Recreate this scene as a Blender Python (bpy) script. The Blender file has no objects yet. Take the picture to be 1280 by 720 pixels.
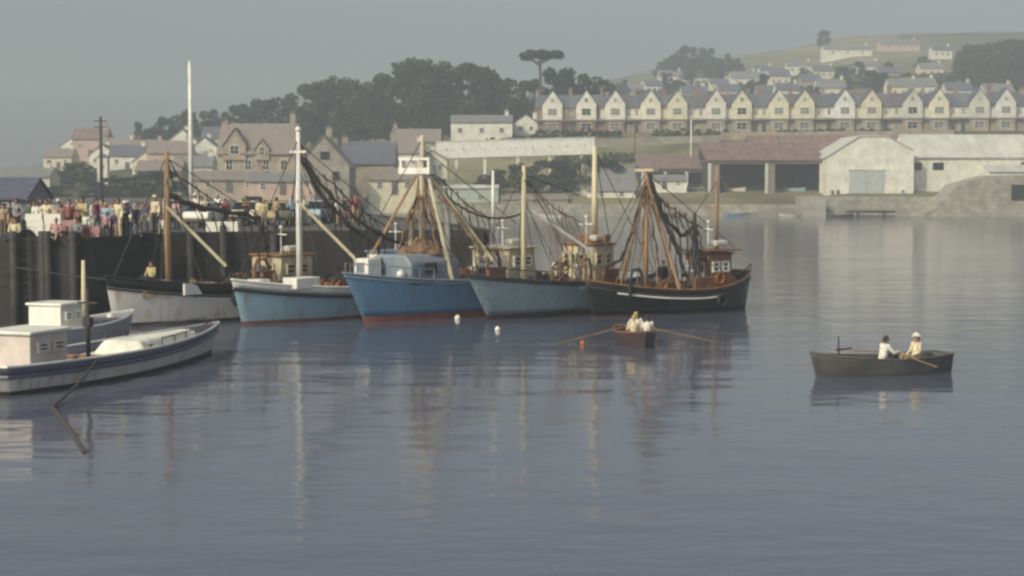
import bpy, bmesh, math, random
from math import sin, cos, pi, radians as R, sqrt, atan2
from mathutils import Vector, Matrix, noise, Euler

# ------------------------------------------------------------------ scene, camera, light
S = bpy.context.scene
C = S.collection
random.seed(7)
F, HC, HOR = 2030.0, 6.15, 230.0        # focal length in photo pixels, eye height above the water, horizon row
PITCH = math.atan((360 - HOR) / F)

cam = bpy.data.cameras.new('camera'); camo = bpy.data.objects.new('camera', cam); C.objects.link(camo)
cam.sensor_width = 36; cam.lens = F * 36 / 1280
cam.clip_start = 0.5; cam.clip_end = 9000
camo.location = (0, 0, HC); camo.rotation_euler = (pi/2 - PITCH, 0, 0)
S.camera = camo

SUN_EL, SUN_ROT = 36, 222               # degrees; the sun is behind the camera's left shoulder
W = bpy.data.worlds.new('World'); S.world = W; W.use_nodes = True
nt = W.node_tree; nt.nodes.clear()
sky = nt.nodes.new('ShaderNodeTexSky'); sky.sky_type = 'NISHITA'; sky.sun_disc = False
sky.sun_elevation = R(SUN_EL); sky.sun_rotation = R(SUN_ROT)
sky.air_density = 1.0; sky.dust_density = 5.0; sky.ozone_density = 1.0; sky.altitude = 0
hs = nt.nodes.new('ShaderNodeHueSaturation'); hs.inputs['Saturation'].default_value = 0.50
bgn = nt.nodes.new('ShaderNodeBackground'); bgn.inputs['Strength'].default_value = 0.13
wo = nt.nodes.new('ShaderNodeOutputWorld')
nt.links.new(sky.outputs[0], hs.inputs['Color']); tn = nt.nodes.new('ShaderNodeMix'); tn.data_type = 'RGBA'; tn.blend_type = 'MULTIPLY'; tn.inputs[0].default_value = 1
tn.inputs[7].default_value = (0.975, 1.0, 0.985, 1)      # the film's cast
nt.links.new(hs.outputs[0], tn.inputs[6]); nt.links.new(tn.outputs[2], bgn.inputs['Color']); nt.links.new(bgn.outputs[0], wo.inputs[0])

sl = bpy.data.lights.new('sun', 'SUN'); so = bpy.data.objects.new('sun', sl); C.objects.link(so)
sl.energy = 3.0; sl.angle = R(0.6); sl.color = (1.0, 0.91, 0.62)
sd = Vector((sin(R(SUN_ROT))*cos(R(SUN_EL)), cos(R(SUN_ROT))*cos(R(SUN_EL)), sin(R(SUN_EL))))
so.rotation_euler = sd.to_track_quat('Z', 'Y').to_euler(); so.location = (-80, -80, 120)

S.view_settings.view_transform = 'Standard'; S.view_settings.look = 'None'
S.view_settings.gamma = 1; S.view_settings.use_curve_mapping = False
S.view_settings.exposure = -0.1
S.cycles.max_bounces = 6; S.cycles.volume_bounces = 0; S.cycles.use_denoising = True
S.cycles.filter_width = 2.6             # soft small-gauge film
HAZE_DENSITY = 0.00095
QH = 3.7                                # height of the near quay

# ------------------------------------------------------------------ picking places
def P(px, py, Y):
    dx, dy = (px-640)/F, (360-py)/F
    t = Y/(cos(PITCH)+dy*sin(PITCH))
    return Vector((t*dx, Y, HC+t*(-sin(PITCH)+dy*cos(PITCH))))
def WP(px, py):
    dx, dy = (px-640)/F, (360-py)/F
    t = HC/(sin(PITCH)-dy*cos(PITCH))
    return Vector((t*dx, t*(cos(PITCH)+dy*sin(PITCH)), 0))

# ------------------------------------------------------------------ materials
_M = {}
def mat(name, col, rough=0.65, var=0.18, scale=2.0, bump=0.0, metal=0.0, stretch=(1,1,1), spec=0.5, dirt=None, dirt_amt=0.35, planks=False):
    if name in _M: return _M[name]
    m = bpy.data.materials.new(name); m.use_nodes = True
    n = m.node_tree.nodes; l = m.node_tree.links
    b = n['Principled BSDF']
    b.inputs['Roughness'].default_value = rough; b.inputs['Metallic'].default_value = metal
    b.inputs['Specular IOR Level'].default_value = spec
    tc = n.new('ShaderNodeTexCoord'); mp = n.new('ShaderNodeMapping'); mp.inputs['Scale'].default_value = stretch
    l.new(tc.outputs['Object'], mp.inputs[0])
    nz = n.new('ShaderNodeTexNoise'); nz.inputs['Scale'].default_value = scale; nz.inputs['Detail'].default_value = 5
    l.new(mp.outputs[0], nz.inputs['Vector'])
    rp = n.new('ShaderNodeValToRGB')
    lo = [max(0, c*(1-var*1.6)) for c in col]; hi = [min(1, c*(1+var)) for c in col]
    rp.color_ramp.elements[0].position = 0.3; rp.color_ramp.elements[1].position = 0.7
    rp.color_ramp.elements[0].color = (*lo, 1); rp.color_ramp.elements[1].color = (*hi, 1)
    l.new(nz.outputs[0], rp.inputs[0]); out = rp.outputs[0]
    if dirt:
        mp2 = n.new('ShaderNodeMapping'); mp2.inputs['Scale'].default_value = (2.2, 2.2, 0.35)
        l.new(tc.outputs['Object'], mp2.inputs[0])
        n2 = n.new('ShaderNodeTexNoise'); n2.inputs['Scale'].default_value = 1.6; n2.inputs['Detail'].default_value = 7
        l.new(mp2.outputs[0], n2.inputs['Vector'])
        r2 = n.new('ShaderNodeValToRGB'); r2.color_ramp.elements[0].position = 0.5; r2.color_ramp.elements[1].position = 0.75
        r2.color_ramp.elements[0].color = (0,0,0,1); r2.color_ramp.elements[1].color = (dirt_amt,)*3+(1,)
        l.new(n2.outputs[0], r2.inputs[0])
        mx = n.new('ShaderNodeMix'); mx.data_type = 'RGBA'; mx.inputs[7].default_value = (*dirt, 1)
        l.new(r2.outputs[0], mx.inputs[0]); l.new(out, mx.inputs[6]); out = mx.outputs[2]
    l.new(out, b.inputs['Base Color'])
    if bump:
        bp = n.new('ShaderNodeBump'); bp.inputs['Strength'].default_value = bump; bp.inputs['Distance'].default_value = 0.1
        l.new(nz.outputs[0], bp.inputs['Height']); l.new(bp.outputs[0], b.inputs['Normal'])
    if planks:
        wv = n.new('ShaderNodeTexWave'); wv.wave_type = 'BANDS'; wv.bands_direction = 'Z'; wv.wave_profile = 'SAW'; wv.inputs['Scale'].default_value = 1.7; wv.inputs['Distortion'].default_value = .6
        wv.inputs['Detail Scale'].default_value = .4; l.new(tc.outputs['Object'], wv.inputs['Vector'])
        bp = n.new('ShaderNodeBump'); bp.inputs['Strength'].default_value = .35; bp.inputs['Distance'].default_value = 0.03
        l.new(wv.outputs['Fac'], bp.inputs['Height']); l.new(bp.outputs[0], b.inputs['Normal'])
    _M[name] = m; return m

def brickmat(name, c1, c2, mortar, scale, w=0.5, h=0.25, rough=0.85):
    if name in _M: return _M[name]
    m = bpy.data.materials.new(name); m.use_nodes = True
    n = m.node_tree.nodes; l = m.node_tree.links; b = n['Principled BSDF']; b.inputs['Roughness'].default_value = rough
    tc = n.new('ShaderNodeTexCoord'); mp = n.new('ShaderNodeMapping'); mp.inputs['Rotation'].default_value = (pi/2, 0, 0)
    l.new(tc.outputs['Object'], mp.inputs[0])
    br = n.new('ShaderNodeTexBrick'); br.inputs['Scale'].default_value = scale
    br.inputs['Color1'].default_value = (*c1,1); br.inputs['Color2'].default_value = (*c2,1); br.inputs['Mortar'].default_value = (*mortar,1)
    br.inputs['Brick Width'].default_value = w; br.inputs['Row Height'].default_value = h; br.inputs['Mortar Size'].default_value = 0.015
    l.new(mp.outputs[0], br.inputs['Vector'])
    nz = n.new('ShaderNodeTexNoise'); nz.inputs['Scale'].default_value = 0.6; nz.inputs['Detail'].default_value = 6
    l.new(tc.outputs['Object'], nz.inputs['Vector'])
    mx = n.new('ShaderNodeMix'); mx.data_type = 'RGBA'; mx.blend_type = 'MULTIPLY'; mx.inputs[0].default_value = 0.75
    rp = n.new('ShaderNodeValToRGB'); rp.color_ramp.elements[0].position = 0.3; rp.color_ramp.elements[1].position = 0.65
    rp.color_ramp.elements[0].color = (0.45,0.45,0.45,1); rp.color_ramp.elements[1].color = (1,1,1,1)
    l.new(nz.outputs[0], rp.inputs[0]); l.new(br.outputs['Color'], mx.inputs[6]); l.new(rp.outputs[0], mx.inputs[7])
    l.new(mx.outputs[2], b.inputs['Base Color'])
    bp = n.new('ShaderNodeBump'); bp.inputs['Strength'].default_value = 0.4; bp.inputs['Distance'].default_value = 0.05
    l.new(br.outputs['Fac'], bp.inputs['Height']); l.new(bp.outputs[0], b.inputs['Normal'])
    _M[name] = m; return m

white_render = mat('white_render', (0.72,0.70,0.62), 0.85, 0.14, 0.5, dirt=(0.36,0.32,0.26), dirt_amt=.5)
cream_render = mat('cream_render', (0.66,0.60,0.45), 0.85, 0.12, 0.8, dirt=(0.40,0.36,0.28))
pink_render = mat('pink_render', (0.50,0.37,0.31), 0.85, 0.15, 0.8, dirt=(0.35,0.28,0.24))
pale_sheet = mat('pale_sheet', (0.58,0.58,0.53), 0.6, 0.14, 0.5, stretch=(1,.4,.3), dirt=(0.34,0.25,0.18), dirt_amt=.5)
stone = brickmat('granite', (0.39,0.35,0.29), (0.31,0.285,0.245), (0.40,0.36,0.31), 1.6)
stone_warm = brickmat('warm_granite', (0.45,0.37,0.28), (0.37,0.31,0.25), (0.44,0.39,0.32), 1.6)
brown_brick = brickmat('brown_brick', (0.33,0.20,0.14), (0.27,0.17,0.12), (0.34,0.28,0.22), 3.0)
quay_stone = brickmat('quay_stone', (0.052,0.047,0.048), (0.036,0.033,0.034), (0.025,0.023,0.023), 0.8, 0.9, 0.45)  # near-black stone tones over the whole wall
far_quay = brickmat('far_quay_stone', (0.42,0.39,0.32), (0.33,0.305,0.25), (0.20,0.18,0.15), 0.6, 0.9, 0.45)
slate = mat('slate', (0.115,0.12,0.16), 0.55, 0.25, 1.5, stretch=(1,3,3), bump=.2)
slate_b = mat('slate_brownish', (0.125,0.115,0.13), 0.6, 0.3, 1.2, stretch=(1,3,3), bump=.2)
slate_c = mat('slate_grey', (0.15,0.155,0.175), 0.55, 0.3, 1.2, stretch=(1,3,3), bump=.2)
slate_pale = mat('pale_slate', (0.20,0.195,0.20), 0.6, 0.2, 1.5, stretch=(1,3,3), bump=.2)
slate_pink = mat('lichen_slate', (0.24,0.20,0.185), 0.7, 0.2, 1.5, stretch=(1,3,3), bump=.2)
rusty_roof = mat('rusty_roof', (0.22,0.145,0.125), 0.75, 0.25, 0.5, stretch=(3,.4,.4), bump=.2)
glass_dark = mat('window_glass', (0.02,0.022,0.025), 0.08, 0.3, 1.0)
sky_glass = mat('sky_toned_glass', (0.22,0.22,0.21), 0.15, 0.5, 0.4)  # pale colour stands in for sky reflected in the terrace panes
white_paint = mat('white_paint', (0.78,0.76,0.70), 0.4, 0.08, 1.5, dirt=(0.40,0.33,0.24), dirt_amt=.3)
cream_paint = mat('cream_paint', (0.58,0.51,0.36), 0.45, 0.12, 1.5, dirt=(0.34,0.22,0.12), dirt_amt=.45)
white_hull = mat('white_hull', (0.62,0.59,0.56), 0.4, 0.08, 0.8, dirt=(0.33,0.21,0.13), dirt_amt=.65, planks=True)
black_paint = mat('black_paint', (0.014,0.0135,0.015), 0.4, 0.3, 1.0, dirt=(0.06,0.04,0.03), dirt_amt=.3, planks=True)
blue_hull = mat('blue_hull', (0.125,0.27,0.43), 0.35, 0.10, 0.7, dirt=(0.16,0.13,0.12), dirt_amt=.55, planks=True)
pale_blue_hull = mat('pale_blue_hull', (0.25,0.38,0.46), 0.4, 0.10, 0.7, dirt=(0.18,0.14,0.11), dirt_amt=.6, planks=True)
grey_blue_hull = mat('grey_blue_hull', (0.27,0.37,0.42), 0.4, 0.10, 0.7, dirt=(0.17,0.13,0.11), dirt_amt=.6, planks=True)
grey_blue_house = mat('grey_blue_paint', (0.20,0.24,0.30), 0.5, 0.12, 1.2, dirt=(0.25,0.15,0.09))
red_boot = mat('red_antifouling', (0.27,0.085,0.065), 0.6, 0.25, 1.5, dirt=(0.08,0.06,0.04))
dark_red_boot = mat('dark_red_antifouling', (0.14,0.055,0.05), 0.6, 0.25, 1.5, dirt=(0.05,0.05,0.04))
dark_boot = mat('dark_antifouling', (0.05,0.03,0.03), 0.6, 0.25, 1.5)
varnish = mat('varnished_wood', (0.27,0.13,0.055), 0.4, 0.25, 3.0, stretch=(1,1,.2), dirt=(0.10,0.05,0.03))
spar_wood = mat('spar_wood', (0.36,0.22,0.12), 0.5, 0.2, 3.0, stretch=(1,1,.15))
pale_spar = mat('pale_spar', (0.62,0.54,0.36), 0.5, 0.15, 3.0, stretch=(1,1,.15))
deck_wood = mat('deck_wood', (0.20,0.13,0.09), 0.7, 0.25, 2.0, stretch=(.2,4,1))
red_deck = mat('red_deck', (0.22,0.085,0.055), 0.6, 0.25, 2.0)
blue_deck = mat('blue_deck', (0.16,0.22,0.32), 0.6, 0.2, 2.0)
steel = mat('rusty_steel', (0.14,0.10,0.085), 0.55, 0.3, 4.0, metal=.3)
rust = mat('rust', (0.21,0.085,0.04), 0.75, 0.35, 5.0)
rope_mat = mat('rope', (0.06,0.05,0.045), 0.9, 0.2, 20)
net_dark = mat('dark_net', (0.035,0.03,0.032), 0.95, 0.5, 9, bump=.8)
net_brown = mat('brown_net', (0.23,0.14,0.085), 0.95, 0.4, 9, bump=.8)
net_tan = mat('tan_net', (0.27,0.19,0.12), 0.95, 0.4, 9, bump=.8)
rubber = mat('rubber', (0.02,0.02,0.02), 0.8, 0.3, 4)
orange_plastic = mat('orange_plastic', (0.55,0.16,0.03), 0.4, 0.15, 3)
wood_box = mat('box_wood', (0.36,0.26,0.16), 0.75, 0.25, 4)
grey_boat = mat('grey_boat_paint', (0.075,0.075,0.075), 0.5, 0.2, 1.5, dirt=(0.03,0.03,0.03))
purple_grey = mat('slate_blue_paint', (0.115,0.115,0.17), 0.5, 0.15, 1.5)
skin = mat('skin', (0.42,0.24,0.17), 0.55, 0.1, 8)
bark = mat('bark', (0.09,0.07,0.055), 0.9, 0.3, 3, stretch=(1,1,.2))
concrete = mat('concrete', (0.33,0.31,0.27), 0.85, 0.2, 0.4, dirt=(0.15,0.13,0.11))
asphalt = mat('asphalt', (0.09,0.085,0.08), 0.9, 0.25, 0.3)
slip_mat = mat('slip_stone', (0.24,0.22,0.18), 0.85, 0.3, 0.3, dirt=(0.10,0.10,0.07))
turf = mat('turf', (0.13,0.14,0.065), 0.95, 0.35, 0.15)
canvas = mat('white_canvas', (0.72,0.70,0.63), .85, .15, 1.8, bump=.8, dirt=(.42,.38,.3))
iron_dark = mat('dark_timber', (0.045,0.038,0.04), 0.8, 0.3, 2)

def leafmat(name, col, var=0.7):
    m = bpy.data.materials.new(name); m.use_nodes = True
    n = m.node_tree.nodes; l = m.node_tree.links; b = n['Principled BSDF']; b.inputs['Roughness'].default_value = 0.75
    b.inputs['Specular IOR Level'].default_value = 0.15
    g = n.new('ShaderNodeNewGeometry'); oi = n.new('ShaderNodeObjectInfo')
    ad = n.new('ShaderNodeMath'); ad.operation = 'MULTIPLY_ADD'; ad.inputs[1].default_value = 0.55
    ml = n.new('ShaderNodeMath'); ml.operation = 'MULTIPLY'; ml.inputs[1].default_value = 0.45
    l.new(oi.outputs['Random'], ml.inputs[0]); l.new(g.outputs['Random Per Island'], ad.inputs[0]); l.new(ml.outputs[0], ad.inputs[2])
    rp = n.new('ShaderNodeValToRGB')
    rp.color_ramp.elements[0].color = (*[c*(1-var) for c in col],1); rp.color_ramp.elements[1].color = (col[0]*(1+var), col[1]*(1+var*.8), col[2]*(1+var*.3),1)
    l.new(ad.outputs[0], rp.inputs[0]); l.new(rp.outputs[0], b.inputs['Base Color'])
    return m
leaf_dark = leafmat('dark_leaves', (0.030,0.042,0.026))
leaf_mid = leafmat('mid_leaves', (0.055,0.075,0.030))
leaf_pine = leafmat('pine_needles', (0.028,0.038,0.026))

# ------------------------------------------------------------------ mesh helpers
class MB:
    def __init__(s): s.v = []; s.f = []
    def add(s, vs, fs):
        o = len(s.v); s.v += [Vector(v) for v in vs]; s.f += [[i+o for i in f] for f in fs]; return s
    def box(s, c, d, rz=0, ry=0, rx=0, taper=1.0):
        x, y, z = d[0]/2, d[1]/2, d[2]/2
        vs = [(-x,-y,-z),(x,-y,-z),(x,y,-z),(-x,y,-z),(-x*taper,-y*taper,z),(x*taper,-y*taper,z),(x*taper,y*taper,z),(-x*taper,y*taper,z)]
        m = Euler((rx,ry,rz)).to_matrix(); c = Vector(c)
        return s.add([m@Vector(v)+c for v in vs], [(0,3,2,1),(4,5,6,7),(0,1,5,4),(1,2,6,5),(2,3,7,6),(3,0,4,7)])
    def tube(s, pts, r, n=8, cap=True):
        pts = [Vector(p) for p in pts]
        if not isinstance(r, (list, tuple)): r = [r]*len(pts)
        vs = []; fs = []; ref = None
        for i, p in enumerate(pts):
            t = (pts[min(i+1,len(pts)-1)]-pts[max(i-1,0)]).normalized()
            if ref is None: ref = t.orthogonal().normalized()
            a = (ref - t*ref.dot(t));  a = a.normalized() if a.length > 1e-6 else t.orthogonal().normalized()
            ref = a; b = t.cross(a)
            for k in range(n):
                th = 2*pi*k/n; vs.append(p+(a*cos(th)+b*sin(th))*r[i])
        for i in range(len(pts)-1):
            for k in range(n):
                k2 = (k+1)%n; fs.append((i*n+k, i*n+k2, (i+1)*n+k2, (i+1)*n+k))
        if cap:
            fs.append(tuple(range(n-1,-1,-1))); fs.append(tuple((len(pts)-1)*n+k for k in range(n)))
        return s.add(vs, fs)
    def ball(s, c, r, n=10, m=7):
        if not isinstance(r, (list, tuple)): r = (r,r,r)
        vs = [(c[0],c[1],c[2]-r[2])]
        for i in range(1, m):
            ph = -pi/2+pi*i/m
            for k in range(n):
                th = 2*pi*k/n; vs.append((c[0]+r[0]*cos(ph)*cos(th), c[1]+r[1]*cos(ph)*sin(th), c[2]+r[2]*sin(ph)))
        vs.append((c[0],c[1],c[2]+r[2])); fs = []
        for k in range(n): fs.append((0, 1+(k+1)%n, 1+k))
        for i in range(m-2):
            for k in range(n):
                k2=(k+1)%n; fs.append((1+i*n+k,1+i*n+k2,1+(i+1)*n+k2,1+(i+1)*n+k))
        for k in range(n): fs.append((len(vs)-1, 1+(m-2)*n+k, 1+(m-2)*n+(k+1)%n))
        return s.add(vs, fs)
    def prism(s, poly, y0, y1):             # polygon in x,z extruded along y
        n = len(poly)
        vs = [(p[0],y0,p[1]) for p in poly]+[(p[0],y1,p[1]) for p in poly]
        fs = [tuple(range(n)), tuple(range(2*n-1,n-1,-1))]+[(i,i+n,(i+1)%n+n,(i+1)%n) for i in range(n)]
        return s.add(vs, fs)
    def prismx(s, poly, x0, x1):            # polygon in y,z extruded along x
        n = len(poly)
        vs = [(x0,p[0],p[1]) for p in poly]+[(x1,p[0],p[1]) for p in poly]
        fs = [tuple(range(n)), tuple(range(2*n-1,n-1,-1))]+[(i,i+n,(i+1)%n+n,(i+1)%n) for i in range(n)]
        return s.add(vs, fs)
    def prismz(s, poly, z0, z1):
        n = len(poly)
        vs = [(p[0],p[1],z0) for p in poly]+[(p[0],p[1],z1) for p in poly]
        fs = [tuple(range(n-1,-1,-1)), tuple(range(n,2*n))]+[(i,(i+1)%n,(i+1)%n+n,i+n) for i in range(n)]
        return s.add(vs, fs)
    def torus(s, c, R0, r0, axis='y', n=14, m=7):
        vs = []; fs = []
        for i in range(n):
            a = 2*pi*i/n
            for k in range(m):
                b = 2*pi*k/m; u = (R0+r0*cos(b))*cos(a); v = (R0+r0*cos(b))*sin(a); w = r0*sin(b)
                q = {'y':(u,w,v),'x':(w,u,v),'z':(u,v,w)}[axis]; vs.append((c[0]+q[0],c[1]+q[1],c[2]+q[2]))
        for i in range(n):
            for k in range(m):
                i2=(i+1)%n; k2=(k+1)%m; fs.append((i*m+k,i2*m+k,i2*m+k2,i*m+k2))
        return s.add(vs, fs)
    def mesh(s, name, m, smooth=False, fix=True):
        me = bpy.data.meshes.new(name); me.from_pydata(s.v, [], s.f)
        if fix:
            bm = bmesh.new(); bm.from_mesh(me); bmesh.ops.recalc_face_normals(bm, faces=bm.faces); bm.to_mesh(me); bm.free()
        if smooth: me.shade_smooth()
        if m: me.materials.append(m)
        return me
    def build(s, name, m, parent=None, smooth=False, bevel=0, fix=True):
        o = bpy.data.objects.new(name, s.mesh(name, m, smooth, fix)); C.objects.link(o); o.parent = parent
        if bevel:
            b = o.modifiers.new('bevel','BEVEL'); b.width = bevel; b.segments = 2; b.limit_method = 'ANGLE'
        return o

def tag(o, label, cat, group=None, kind=None):
    if label: o['label'] = label
    if cat: o['category'] = cat
    if group: o['group'] = group
    if kind: o['kind'] = kind
    return o
def struct(o): o['kind'] = 'structure'; return o
def thing(name, label, cat, loc=(0,0,0), rz=0, group=None):
    o = bpy.data.objects.new(name, None); C.objects.link(o); o.empty_display_size = .3
    o.location = loc; o.rotation_euler = (0,0,rz); return tag(o, label, cat, group)
KIDS = {}
def copy_thing(o, label, loc, rz=0, sc=None, group=None):
    c = o.copy(); C.objects.link(c); c['label'] = label; c.location = loc; c.rotation_euler = (0,0,rz)
    if group: c['group'] = group
    if sc: c.scale = sc if isinstance(sc,(tuple,list)) else (sc,sc,sc)
    for ch in o.children:
        k = ch.copy(); C.objects.link(k); k.parent = c
        for g in ch.children:
            q = g.copy(); C.objects.link(q); q.parent = k
    return c
def recolor(o, m):
    o.material_slots[0].link = 'OBJECT'; o.material_slots[0].material = m
def interp(tab, x):
    if x <= tab[0][0]: return tab[0][1]
    for (a, u), (b, v) in zip(tab, tab[1:]):
        if x <= b: return u+(v-u)*(x-a)/(b-a)
    return tab[-1][1]
def sm(a, b, x):
    t = min(1, max(0, (x-a)/(b-a))); return t*t*(3-2*t)

# ------------------------------------------------------------------ water
def water_material():
    m = bpy.data.materials.new('harbour_water'); m.use_nodes = True
    n = m.node_tree.nodes; l = m.node_tree.links; b = n['Principled BSDF']
    b.inputs['Base Color'].default_value = (0.080,0.090,0.135,1); b.inputs['Roughness'].default_value = 0.10; b.inputs['IOR'].default_value = 1.33
    tc = n.new('ShaderNodeTexCoord')
    def layer(scale, sx, sy, det, rot=0):
        mp = n.new('ShaderNodeMapping'); mp.inputs['Scale'].default_value = (sx, sy, 1); mp.inputs['Rotation'].default_value = (0,0,rot)
        l.new(tc.outputs['Object'], mp.inputs[0])
        z = n.new('ShaderNodeTexNoise'); z.inputs['Scale'].default_value = scale; z.inputs['Detail'].default_value = det
        l.new(mp.outputs[0], z.inputs['Vector']); return z.outputs[0]
    a = layer(0.42, 0.5, 1.0, 3, 0.12); c = layer(1.7, 0.45, 1.0, 3, -0.1); d = layer(0.045, 0.35, 1.3, 5, 0.05)
    rp = n.new('ShaderNodeValToRGB'); rp.color_ramp.elements[0].position = 0.40; rp.color_ramp.elements[1].position = 0.62
    rp.color_ramp.elements[0].color = (0.08,)*3+(1,); rp.color_ramp.elements[1].color = (1,1,1,1)
    l.new(d, rp.inputs[0])
    def bump(h, dist, strength, prev=None, mod=None):
        p = n.new('ShaderNodeBump'); p.inputs['Distance'].default_value = dist; p.inputs['Strength'].default_value = strength
        l.new(h, p.inputs['Height'])
        if mod: l.new(mod, p.inputs['Strength'])
        if prev: l.new(prev, p.inputs['Normal'])
        return p.outputs[0]
    n1 = bump(a, 0.075, 0.9); n2 = bump(c, 0.024, 1.0, n1, rp.outputs[0])
    l.new(n2, b.inputs['Normal'])
    return m
mb = MB(); mb.add([(-2500,-600,0),(2500,-600,0),(2500,2600,0),(-2500,2600,0)], [(0,1,2,3)])
struct(mb.build('water', water_material()))

# ------------------------------------------------------------------ hillside
YSKY = [(-300,222),(0,219),(60,207),(110,196),(175,172),(300,152),(400,140),(500,130),(640,122),(700,116),(760,102),(830,84),(900,74),(1000,60),(1060,47),(1180,43),(1280,42),(1600,52)]
Y400 = [(-300,226),(0,224),(175,205),(300,192),(450,186),(560,180),(675,169),(1280,166),(1600,165)]
def ground_z(X, Y):
    px = 640+F*X/Y
    e9 = (HOR-interp(YSKY,px))/F; e4 = (HOR-interp(Y400,px))/F
    z4 = HC+e4*398
    zq = 3.85-1.75*sm(470,560,px)*(1-sm(1020,1050,px))
    if Y <= 330: z = zq+(4.75-zq)*sm(314,330,Y)
    elif Y <= 386: z = 4.75+(z4-4.75)*(0.35*(Y-330)/56+0.65*sm(330,386,Y))
    elif Y <= 412: z = z4+0.02*(Y-386)
    elif Y <= 900:
        k = (Y-412)/488; e = (z4+.5-HC)/412*(1-k)+e9*k; z = HC+e*Y + 0
        z += (noise.noise(Vector((X*.012,Y*.012,3)))*5)*min(1,k*4)*min(1,(1-k)*5)
    else: z = HC+e9*900-(Y-900)*0.16
    return max(z, -6)
def hill_material():
    m = bpy.data.materials.new('hillside_fields'); m.use_nodes = True
    n = m.node_tree.nodes; l = m.node_tree.links; b = n['Principled BSDF']; b.inputs['Roughness'].default_value = 1; b.inputs['Specular IOR Level'].default_value = 0.1
    tc = n.new('ShaderNodeTexCoord'); mp = n.new('ShaderNodeMapping'); mp.inputs['Scale'].default_value = (0.014,0.011,0)
    l.new(tc.outputs['Object'], mp.inputs[0])
    v = n.new('ShaderNodeTexVoronoi'); v.inputs['Scale'].default_value = 1
    l.new(mp.outputs[0], v.inputs['Vector'])
    rp = n.new('ShaderNodeValToRGB'); cr = rp.color_ramp; cr.interpolation = 'CONSTANT'
    cols = [(0.0,(0.115,0.115,0.065)),(0.25,(0.20,0.185,0.115)),(0.45,(0.15,0.15,0.085)),(0.62,(0.27,0.245,0.155)),(0.8,(0.085,0.092,0.05))]
    cr.elements[0].color = (*cols[0][1],1); cr.elements[1].position = cols[1][0]; cr.elements[1].color = (*cols[1][1],1)
    for p, c in cols[2:]:
        e = cr.elements.new(p); e.color = (*c,1)
    l.new(v.outputs['Color'], rp.inputs[0])
    nz = n.new('ShaderNodeTexNoise'); nz.inputs['Scale'].default_value = 0.08; nz.inputs['Detail'].default_value = 8
    l.new(tc.outputs['Object'], nz.inputs['Vector'])
    r2 = n.new('ShaderNodeValToRGB'); r2.color_ramp.elements[0].position=.3; r2.color_ramp.elements[1].position=.7
    r2.color_ramp.elements[0].color=(.55,.55,.55,1); r2.color_ramp.elements[1].color=(1.15,1.12,1,1)
    l.new(nz.outputs[0], r2.inputs[0])
    mx = n.new('ShaderNodeMix'); mx.data_type='RGBA'; mx.blend_type='MULTIPLY'; mx.inputs[0].default_value=1
    l.new(rp.outputs[0], mx.inputs[6]); l.new(r2.outputs[0], mx.inputs[7]); l.new(mx.outputs[2], b.inputs['Base Color'])
    return m
rows = [314,318,322,326,330]+[330+4*i for i in range(1,15)]+[392,398,404,410]+[412+14*i for i in range(1,35)]+[900,940,1000,1100,1250,1500]
rows = sorted(set(rows)); cols_ = [-0.72+1.44*i/110 for i in range(111)]
mb = MB(); vs = []; fs = []
for y in rows:
    for u in cols_: vs.append((u*y, y, ground_z(u*y, y)))
nC = len(cols_)
for i in range(len(rows)-1):
    for k in range(nC-1): fs.append((i*nC+k, i*nC+k+1, (i+1)*nC+k+1, (i+1)*nC+k))
mb.add(vs, fs); struct(mb.build('hillside', hill_material(), smooth=True))

# quay apron on the left and the far quay
apron = [(-170,62),(-19,71.5),(-18.2,78.8),(-14,81.0),(-7,83.6),(-1.5,84.6),(-2.5,92),(-12,132),(-38,317),(-400,317),(-400,100)]
mb = MB(); mb.prismz(apron, -4, QH); struct(mb.build('quay_ground', asphalt))
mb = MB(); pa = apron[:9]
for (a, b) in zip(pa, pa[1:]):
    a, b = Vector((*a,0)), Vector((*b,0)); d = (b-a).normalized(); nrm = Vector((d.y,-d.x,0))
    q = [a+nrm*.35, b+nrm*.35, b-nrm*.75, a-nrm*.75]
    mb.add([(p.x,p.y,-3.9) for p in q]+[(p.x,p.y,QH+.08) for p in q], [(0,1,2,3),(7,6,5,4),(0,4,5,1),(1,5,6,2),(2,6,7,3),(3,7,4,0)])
tag(mb.build('quay_wall', quay_stone), 'dark stone quay wall behind the moored fishing boats', 'quay wall')
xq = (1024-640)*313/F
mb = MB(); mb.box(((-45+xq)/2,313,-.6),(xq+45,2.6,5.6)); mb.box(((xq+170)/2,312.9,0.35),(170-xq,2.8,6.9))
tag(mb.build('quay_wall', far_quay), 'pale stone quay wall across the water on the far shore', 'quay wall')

# ------------------------------------------------------------------ houses
def window(parent, x, y, z, w, h, fm=None, out=-1, axis='y', bars=1, gm=None):
    fm = fm or white_paint; fr = MB(); t = 0.09
    def bx(mbb, cx, cz, dx, dz, th, off):
        if axis == 'y': mbb.box((x+cx, y+out*off, z+cz), (dx, th, dz))
        else: mbb.box((x+out*off, y+cx, z+cz), (th, dx, dz))
    bx(fr, -w/2+t/2, 0, t, h, .1, .05); bx(fr, w/2-t/2, 0, t, h, .1, .05)
    bx(fr, 0, h/2-t/2, w-2*t, t, .1, .05); bx(fr, 0, -h/2+t/2, w-2*t, t, .1, .05)
    bx(fr, 0, 0, w-2*t, .06, .08, .055)
    if bars: bx(fr, 0, h/4, .06, h/2-t, .07, .05); bx(fr, 0, -h/4, .06, h/2-t, .07, .05)
    f = fr.build('window', fm, parent)
    p = MB(); bx(p, 0, 0, w-2*t-.004, h-2*t-.004, .03, .02); p.build('pane', gm or glass_dark, f)
    return f
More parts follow.
